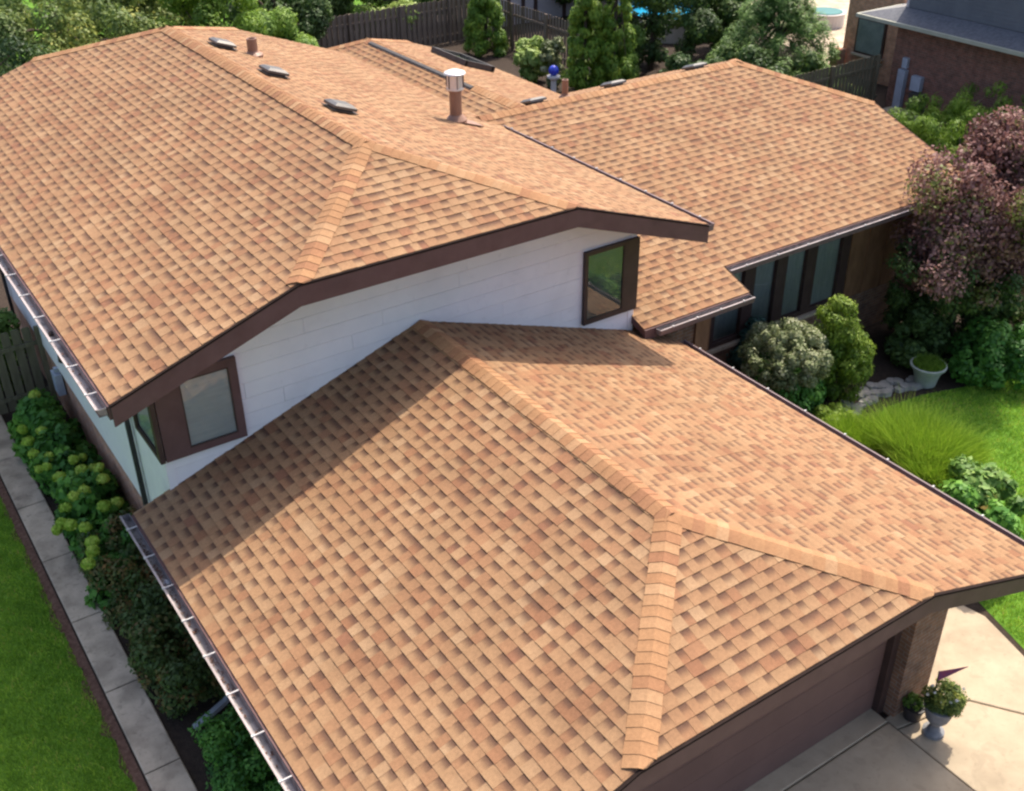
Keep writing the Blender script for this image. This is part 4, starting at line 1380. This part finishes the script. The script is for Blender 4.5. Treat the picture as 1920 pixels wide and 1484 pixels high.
shrub("gold_shrub", "gold-green shrub tip peeking over the wing ridge", (18.6, 15.6, 0), (.55, .55, .8), 1.0, 3000, .07, L_yew, 206, 22, .2, .8)
shrub("leafy_shrub", "bright leafy shrub at the foot of the picket fence", (17.5, 22.9, 0), (.7, .6, .7), .9, 2600, .12, L_light, 207, 20, .25, .75)
shrub("variegated_shrub", "pale variegated upright shrub beside the blue gazing ball", (17.6, 21.7, 0), (.42, .42, 1.0), 1.15, 3000, .07, L_varieg, 208, 22, .2, .5)
for i, (x, y, lab) in enumerate(((20.6, 17.6, "dark low bush behind the wing ridge, left of the gold shrub"), (22.3, 16.6, "dark low bush behind the wing ridge, right of the gold shrub"), (23.6, 15.2, "dark bush in the shade below the spreading spruce"))):
    shrub("dark_bush", lab, (x, y, 0), (1.2, 1.0, .9), .9, 5000, .09, L_dark, 209 + i, 26, .35, .5)
shrub("leaf_pile_bush", "dry brownish low bush beside the dark yard fence", (24.6, 14.1, 0), (1.5, .5, .3), .35, 2600, .08, L_rose, 215, 24, .2, .7)
# --- yew between the houses and the purple tree
rng = np.random.default_rng(216)
cl = []
for i in range(170):
    x, y = rng.uniform(21.9, 25.6), rng.uniform(6.6, 9.9)
    t = (x - 21.9) / 3.7
    cl.append((x, y, rng.uniform(.2, .9 + .9 * t + .3 * math.sin(x * 4)), .26 * rng.uniform(.6, 1.3), .45 + rng.normal() * .16))
plant("yew_hedge", "feathery green yew hedge between the roof and the brick house", "hedge", (23.8, 8.2, 0), cl, 30000, .06, L_bright, 216, (23.8, 8.2, 1.1), .06, 10, .3, None, .4, .2, (0, 0, 1), "stem", "foliage")
rng = np.random.default_rng(217)
cl = ellipsoid_clumps((13.15, .15, 3.2), (1.55, 1.4, 1.3), 70, .42, rng, .55, .2, .5) + ellipsoid_clumps((14.1, .5, 4.4), (.85, .85, .75), 30, .36, rng, .62, .2, .5) \
    + ellipsoid_clumps((13.2, -.9, 3.6), (.55, .4, .55), 12, .32, rng, .97, .06) + ellipsoid_clumps((12.9, .2, 2.3), (1.6, 1.3, 1.0), 45, .4, rng, .42, .2, .5)
ptree = plant("purple_leaf_tree", "purple-leaved tree at the wing's front corner", "tree", (13.2, .35, 0), cl, 56000, .047, L_purple, 217, (13.3, .35, 4.2), .09, 34, .62, None, .9, .8)
rng = np.random.default_rng(218)
P, Nn, size, tone = clump_leaves(ellipsoid_clumps((12.9, .3, 2.0), (1.7, 1.3, 1.1), 60, .22, rng, .45, .2, .6), 9000, .042, rng)
leaf_mesh("green_foliage", P, Nn, size, tone, L_dark, ptree, .6, rng)
# --- front bed
rs = shrub("round_shrub", "clipped round shrub with pale variegated leaves and darker green leaves lower down", (7.95, .5, 0), (.82, .82, .58), 1.36, 26000, .030, L_varieg, 301, 190, .13, .52, .14, aspect=.6, inner=.1, shell=.93)
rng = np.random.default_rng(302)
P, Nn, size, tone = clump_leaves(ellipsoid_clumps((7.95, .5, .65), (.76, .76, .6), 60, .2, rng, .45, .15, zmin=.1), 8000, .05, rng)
leaf_mesh("lower_foliage", P, Nn, size, tone, L_hyd, rs, .6, rng)  # lower leaves of the same shrub in a darker green
rng = np.random.default_rng(303)
cl = ellipsoid_clumps((9.32, .16, .88), (.5, .5, .85), 120, .16, rng, .6, .13, .88, zmin=.1) + ellipsoid_clumps((9.18, .32, 1.75), (.33, .33, .52), 55, .14, rng, .62, .13, .88)
plant("conical_yew", "golden green conical yew right of the round shrub", "shrub", (9.28, .2, 0), cl, 24000, .036, L_yew, 303, (9.28, .2, 1.6), .04, 6, .4, None, .35, .15, (0, 0, 1), "stem", "foliage")
shrub("blue_spruce", "low blue-green spruce between the round shrub and the tall windows", (8.7, 1.72, 0), (.75, .35, .6), .75, 7000, .06, L_blue, 304, 36, .22, .5, aspect=.35)
shrub("fence_shrub", "bright leafy shrub behind the mossy side fence at left", (-5.6, 10.7, 0), (1.2, .7, 1.0), 1.0, 5000, .09, L_light, 318, 34, .3, .55)
shrub("shade_hedge", "dark rounded hedge in the shade right of the pot", (13.1, -1.1, 0), (1.3, .9, .5), .5, 9000, .06, L_hyd, 305, 50, .25, .4)
shrub("shade_bush", "dark bush under the purple tree beside the hedge", (14.4, -.1, 0), (1.2, 1.0, .8), .8, 9000, .06, L_dark, 316, 50, .28, .55)
shrub("shade_bush", "dark bush between the purple tree trunk and the wing wall", (13.1, 1.2, 0), (.95, .35, .7), .75, 6000, .06, L_dark, 317, 40, .25, .55)
shrub("far_bush", "green bush behind the purple tree, past the wing's end", (16.3, 3.0, 0), (1.3, 1.3, .8), .8, 9000, .06, L_green, 319, 50, .28, .5)
shrub("low_cover", "dark ground shrub behind the pale pot", (12.2, .35, 0), (.8, .6, .45), .45, 5000, .06, L_dark, 306, 34, .22, .6)
shrub("gold_cover", "yellow-green low plant at the bed edge below the stones", (8.1, -.62, 0), (.75, .35, .22), .2, 4200, .05, L_yew, 307, 30, .16, .75)
shrub("rose_shrub", "mixed pale and rusty leafy shrub by the garage gutter", (8.3, -3.85, 0), (.75, .8, .38), .45, 5200, .075, L_rose, 308, 36, .2, .5)
shrub("green_shrub", "green leafy shrub nearest the garage eave at right", (7.5, -4.35, 0), (.6, .7, .45), .5, 4500, .075, L_hyd, 309, 30, .22, .65)

# ornamental grass clump
def grass_blades(name, pts_, hmin, hmax, width, lean, mat, rng, tone, parent=None, origin=(0, 0, 0), lean_out=None, zoff=None):
    n = len(pts_)
    h = rng.uniform(hmin, hmax, n)
    a = rng.random(n) * 2 * np.pi
    ln = np.stack([np.cos(a), np.sin(a)], 1) * (lean * h * rng.random(n))[:, None]
    if lean_out is not None: ln = ln * .5 + lean_out * h[:, None]
    b_ = rng.random(n) * 2 * np.pi
    w = np.stack([np.cos(b_), np.sin(b_)], 1) * width
    z0 = .012 + zoff if zoff is not None else np.full(n, .012)
    zt = z0 - .012
    o0 = np.array(ORIGIN[parent.name]) if parent else np.array(origin, float)
    A = np.column_stack([pts_ - w, z0]); B = np.column_stack([pts_ + w, z0])
    mid = pts_ + ln * .35
    C_ = np.column_stack([mid + w * .75, h * .62 + zt]); D = np.column_stack([mid - w * .75, h * .62 + zt])
    T = np.column_stack([pts_ + ln, h + zt])
    V = (np.stack([A, B, C_, D, T], 1) - o0).reshape(-1, 3)
    base = np.arange(n) * 5
    me = bpy.data.meshes.new(name)
    me.vertices.add(5 * n); me.vertices.foreach_set("co", V.astype('f').ravel())
    li = np.stack([base, base + 1, base + 2, base + 3, base + 3, base + 2, base + 4], 1).astype('i')
    me.loops.add(7 * n); me.loops.foreach_set("vertex_index", li.ravel())
    me.polygons.add(2 * n)
    ls = np.stack([np.arange(n) * 7, np.arange(n) * 7 + 4], 1).astype('i')
    me.polygons.foreach_set("loop_start", ls.ravel())
    me.update(calc_edges=True)
    At = me.attributes.new("tone", 'FLOAT', 'FACE')
    At.data.foreach_set("value", np.repeat(np.clip(tone, 0, 1), 2).astype('f'))
    me.materials.append(mat)
    o = bpy.data.objects.new(name, me); col.objects.link(o)
    if parent:
        o.parent = parent; ORIGIN[o.name] = ORIGIN[parent.name]
    else:
        o.location = origin; ORIGIN[o.name] = Vector(origin)
    return o


rng = np.random.default_rng(401)
for i, (cx, cy, R_, h, lab) in enumerate(((8.75, -1.95, .6, .85, "tall bright ornamental grass tuft nearest the stones"), (8.75, -2.5, .65, .95, "bright ornamental grass tuft in the middle beside the garage gutter"), (9.35, -2.75, .5, .6, "small bright grass tuft at the lawn's edge"), (8.15, -1.35, .5, .65, "bright grass tuft above the yellow-green low plant"), (8.3, -3.0, .5, .8, "bright grass tuft between the middle tuft and the rusty shrub"))):
    root = thing("ornamental_grass", (cx, cy, 0), lab, "plant", "ornamental grasses by the lawn")
    n = 5200
    a = rng.random(n) * 6.283; q = R_ * np.sqrt(rng.random(n)) * .75
    off = np.stack([np.cos(a) * q, np.sin(a) * q], 1)
    grass_blades("blades", off + [cx, cy], h * .55, h * 1.1, .007, .5, L_orn, rng, .5 + rng.normal(size=n) * .3, root, lean_out=off / R_ * .4 + rng.normal(size=(n, 2)) * .3)


def in_poly(P, poly):
    x, y = P[:, 0], P[:, 1]
    ins = np.zeros(len(P), bool)
    j = len(poly) - 1
    for i in range(len(poly)):
        xi, yi = poly[i]; xj, yj = poly[j]
        c = ((yi > y) != (yj > y)) & (x < (xj - xi) * (y - yi) / (yj - yi + 1e-12) + xi)
        ins ^= c; j = i
    return ins


def lawn_grass(poly, n, tone0, seed, label, hmin=.035, hmax=.085, w=.006):
    rng = np.random.default_rng(seed)
    P = np.array(poly)
    lo, hi = P.min(0), P.max(0)
    pts_ = rng.random((n, 2)) * (hi - lo) + lo
    pts_ = pts_[in_poly(pts_, poly)]
    patch = .16 * np.sin(pts_[:, 0] * 9.1 + 3 * np.sin(pts_[:, 1] * 2.3)) * np.sin(pts_[:, 1] * 7.7 + 2 * np.sin(pts_[:, 0] * 3.1)) + np.sin(pts_[:, 0] * 2.1 + 1) * np.sin(pts_[:, 1] * 1.7) * .08 + np.sin(pts_[:, 0] * 5.3 + pts_[:, 1] * 4.1) * .06
    o = grass_blades("grass", pts_, hmin, hmax, w, .8, L_grass, rng, tone0 + patch + rng.normal(size=len(pts_)) * .22, zoff=np.where(pts_[:, 0] > -4.3, FZ * np.clip((-4.3 - pts_[:, 1]) / .7, 0, 1), 0), origin=(float(lo[0]), float(lo[1]), 0))
    tag(o, label, "grass", kind="stuff")


lawn_grass([(-8.6, -4), (-5.93, -4), (-5.93, 9.2), (-8.6, 9.2)], 95000, .45, 402, "short green lawn grass left of the side path")
lawn_grass([(14.5, -5), (14.5, -1.4), (13.2, -1.35), (11.9, -1.1), (10.9, -.8), (9.9, -.7), (9.1, -1.0), (8.6, -2.4), (8.2, -3.7), (7.65, -4.3), (7.05, -5.0), (6.88, -5.5), (6.6, -6.4), (6.2, -7.4), (6.0, -9), (12, -9)], 130000, .55, 403, "lawn grass in front of the garden bed")

# --- left side planting
heads = [(-4.68, 7.66), (-5.2, 7.11), (-5.2, 6.7), (-5.2, 6.33), (-5.25, 5.83), (-5.15, 5.48), (-5.03, 5.19), (-4.5, 5.74), (-4.69, 5.54), (-4.65, 5.19), (-4.47, 5.15), (-4.4, 4.99), (-4.42, 4.67), (-4.79, 4.51), (-4.99, 4.39), (-5.18, 4.29), (-4.65, 3.83), (-5.35, 3.89), (-5.24, 3.72), (-5.08, 3.37), (-5.08, 3.04), (-5.15, 2.76), (-5.3, 2.45), (-5.45, 3.86), (-4.4, 4.04), (-4.9, 6.9), (-5.0, 6.1), (-4.7, 8.2), (-5.0, 7.9)]
rng = np.random.default_rng(501)
cl = []
for i in range(120):
    cl.append((rng.uniform(-5.2, -4.35), rng.uniform(2.6, 8.6), rng.uniform(.15, .85), .24 * rng.uniform(.6, 1.3), .45 + rng.normal() * .18))
hyd = plant("hydrangea_hedge", "row of hydrangeas with pale lime flower heads along the side path", "hedge", (-4.75, 5.4, 0), cl, 16000, .08, L_hyd, 501, (-4.75, 5.4, .6), .03, 14, .7, None, .5, .3, None, "stem", "foliage")
head_src = None
for i, (x, y) in enumerate(heads):
    zz = .95 + rng.uniform(-.14, .1)
    if i % 3 == 0 or head_src is None:
        n = 420
        d = rng.normal(size=(n, 3)); d /= np.linalg.norm(d, axis=1, keepdims=True)
        P = d * np.array([.105, .105, .085]) * (rng.uniform(.8, 1.06, (n, 1)) + .1 * np.sin(d[:, :1] * 5 + i) * np.cos(d[:, 1:2] * 6)) + [x, y, zz]
        root_tmp = leaf_mesh("flower_head", P, d + rng.normal(size=(n, 3)) * .3, rng.uniform(.018, .034, n), .45 + .1 * ((i * 7) % 5 - 2) + rng.normal(size=n) * .22, L_head, None, .85, rng, origin=(x, y, zz))
        root_tmp.parent = hyd; root_tmp.location = Vector((x, y, zz)) - ORIGIN[hyd.name]
        head_src = root_tmp
    else:
        o = place_copy(head_src, (x, y, zz), hyd)
        o.scale = (rng.uniform(.7, 1.1),) * 2 + (rng.uniform(.7, 1.1),)
        o.rotation_euler = (rng.normal() * .4, rng.normal() * .4, rng.random() * 6)
rng = np.random.default_rng(502)
cl = []
for i in range(150):
    cl.append((rng.uniform(-5.14, -4.2), rng.uniform(-.5, 3.9), rng.uniform(.12, .82), .22 * rng.uniform(.6, 1.3), .42 + rng.normal() * .2))
plant("barberry_hedge", "dark green hedge with rusty tints below the garage gutter", "hedge", (-4.6, 1.9, 0), cl, 28000, .04, L_barb, 502, (-4.6, 1.9, .6), .03, 16, .6, None, .5, .25, None, "stem", "foliage")
shrub("boxwood", "dark boxwood mound at the bottom edge under the gutter", (-4.62, -2.1, 0), (.5, .95, .38), .4, 9000, .035, L_hyd, 503, 60, .18, .4)

# ------------------------------------------------------------------ garden things
stones = thing("stone_edging", (10.1, -.35, 0), "pale flat stones edging the front bed beside the lawn", "stones")
rng = np.random.default_rng(601)
for i in range(22):
    t = i / 21
    cx = 8.95 + t * 2.4
    cy = -.42 + .42 * math.sin(t * 2.6) - .25 * t
    for j in range(2):
        mb = MB()
        n = 7
        a0 = rng.random() * 6
        px, py = cx + rng.normal() * .06, cy + (j - .5) * .24 + rng.normal() * .04
        R_ = rng.uniform(.10, .17)
        poly = [(px + R_ * rng.uniform(.75, 1.1) * math.cos(a0 + k * 2 * math.pi / n), py + R_ * .85 * rng.uniform(.75, 1.1) * math.sin(a0 + k * 2 * math.pi / n), .0) for k in range(n)]
        hh = rng.uniform(.05, .10)
        tp = [(px + (x - px) * .86, py + (y_ - py) * .86, hh + rng.normal() * .006) for x, y_, _ in poly]
        for k in range(n):
            q_ = (k + 1) % n
            mb.face([poly[k], poly[q_], tp[q_], tp[k]])
        mb.face(tp)
        mb.build("stone", stone_m, stones)

pot = thing("planter_pot", (11.35, -.5, 0), "wide pale pot full of green grass on the bed's edge", "planter")
mb = MB(); mb.lathe((11.35, -.5, 0), [(.19, 0), (.22, .02), (.25, .2), (.31, .40), (.37, .44), (.38, .49), (.345, .50), (.33, .47)], 28); mb.build("bowl", pot_m, pot, smooth=False)
rng = np.random.default_rng(602)
n = 2600; a = rng.random(n) * 6.283; q = .32 * np.sqrt(rng.random(n))
g = grass_blades("pot_grass", np.stack([11.35 + np.cos(a) * q, -.5 + np.sin(a) * q], 1), .08, .2, .007, .6, L_bright, rng, .45 + rng.normal(size=n) * .2, pot)
for v_ in (g,): v_.location.z += .43

urn = thing("urn_planter", (4.0, -6.53, FZ + 0.05), "grey urn planter with white flowers beside the brick column", "planter")
mb = MB(); mb.lathe((4.0, -6.53, FZ + .05), [(.155, 0), (.155, .055), (.10, .08), (.065, .14), (.065, .20), (.11, .24), (.16, .31), (.185, .40), (.195, .50), (.225, .535), (.225, .56), (.19, .56)], 26); mb.build("urn", urn_m, urn)
rng = np.random.default_rng(603)
cl = ellipsoid_clumps((4.05, -6.52, FZ + .72), (.24, .24, .15), 30, .10, rng, .5, .2)
P, Nn, size, tone = clump_leaves(cl, 3600, .026, rng)
leaf_mesh("plant", P, Nn, size, tone, L_olive, urn, .6, rng)
for i in range(9):
    a = rng.random() * 6.28; rr = .16 + rng.random() * .12
    p = np.array([4.05 + rr * math.cos(a), -6.52 + rr * math.sin(a), FZ + .80 + rng.random() * .1])
    d = rng.normal(size=(14, 3)); d /= np.linalg.norm(d, axis=1, keepdims=True)
    leaf_mesh("flower", p + d * .02, d, np.full(14, .016), rng.random(14), L_petal, urn, .9, rng)
flag = thing("garden_flag", (3.94, -6.45, FZ + 0.6), "small dark pennant flag stuck in the grey urn", "flag")
mb = MB(); mb.tube([(3.94, -6.45, FZ + .6), (3.94, -6.41, FZ + 1.22)], .008, 6); mb.build("stick", spout_m, flag)
mb = MB(); mb.prism([(3.94, -6.415, FZ + 1.02), (3.94, -6.41, FZ + 1.21), (4.27, -6.63, FZ + 1.30)], (.004, .006, 0)); mb.build("pennant", flag_m, flag)
sp = thing("small_pot", (3.97, -6.17, FZ + .05), "small dark pot at the foot of the brick column", "planter")
mb = MB(); mb.lathe((3.97, -6.17, FZ + .05), [(.10, 0), (.12, .02), (.15, .22), (.165, .22), (.165, .26), (.14, .26)], 20); mb.build("bowl", spout_m, sp)
cl = ellipsoid_clumps((3.97, -6.17, FZ + .36), (.13, .13, .07), 10, .06, rng, .5, .2)
P, Nn, size, tone = clump_leaves(cl, 500, .025, rng); leaf_mesh("plant", P, Nn, size, tone, L_green, sp, .6, rng)

gz = thing("gazing_ball", (16.55, 20.2, 0), "blue glass gazing ball on a white pedestal behind the roofs", "ornament")
mb = MB(); mb.lathe((16.55, 20.2, 0), [(.2, 0), (.2, .08), (.11, .14), (.10, .85), (.19, .93), (.24, .96), (.24, 1.02), (.10, 1.04)], 20); mb.build("pedestal", bracket_m, gz)
mb = MB(); mb.lathe((16.55, 20.2, 1.02), [(.02, 0)] + [(.19 * math.sin(k * math.pi / 12), .19 - .19 * math.cos(k * math.pi / 12)) for k in range(1, 12)] + [(.01, .385)], 24); mb.build("ball", blue_m, gz, smooth=True)

pool = thing("swimming_pool", (27.4, 26.2, 0), "blue above-ground pool glimpsed through the dark trees", "pool")
mb = MB(); mb.lathe((27.4, 26.2, 0), [(2.6, 0), (2.6, .95), (2.68, .95), (2.68, 1.0), (2.5, 1.0), (2.5, .84), (.05, .84)], 40); mb.build("shell", bracket_m, pool)
mb = MB(); mb.lathe((27.4, 26.2, .86), [(2.49, 0), (2.49, .02)], 40); mb.build("water", pool_m, pool)
fl = thing("round_pool", (33.6, 22.6, 0), "round white and teal rim beyond the spruce at the top right", "pool")
mb = MB(); mb.lathe((33.6, 22.6, 0), [(.85, 0), (.85, .55), (.88, .6), (.72, .61)], 32); mb.build("rim", bracket_m, fl)
mb = MB(); mb.lathe((33.6, 22.6, .615), [(.74, 0), (.74, .02), (.2, .04)], 32); mb.build("cover", teal_m, fl)
sheet("patio", [(28.6, 17.6), (45, 17.2), (45, 30), (32, 30)], .012, walk_m)
print("tris", sum(len(p.vertices) - 2 for m in bpy.data.meshes for p in m.polygons))
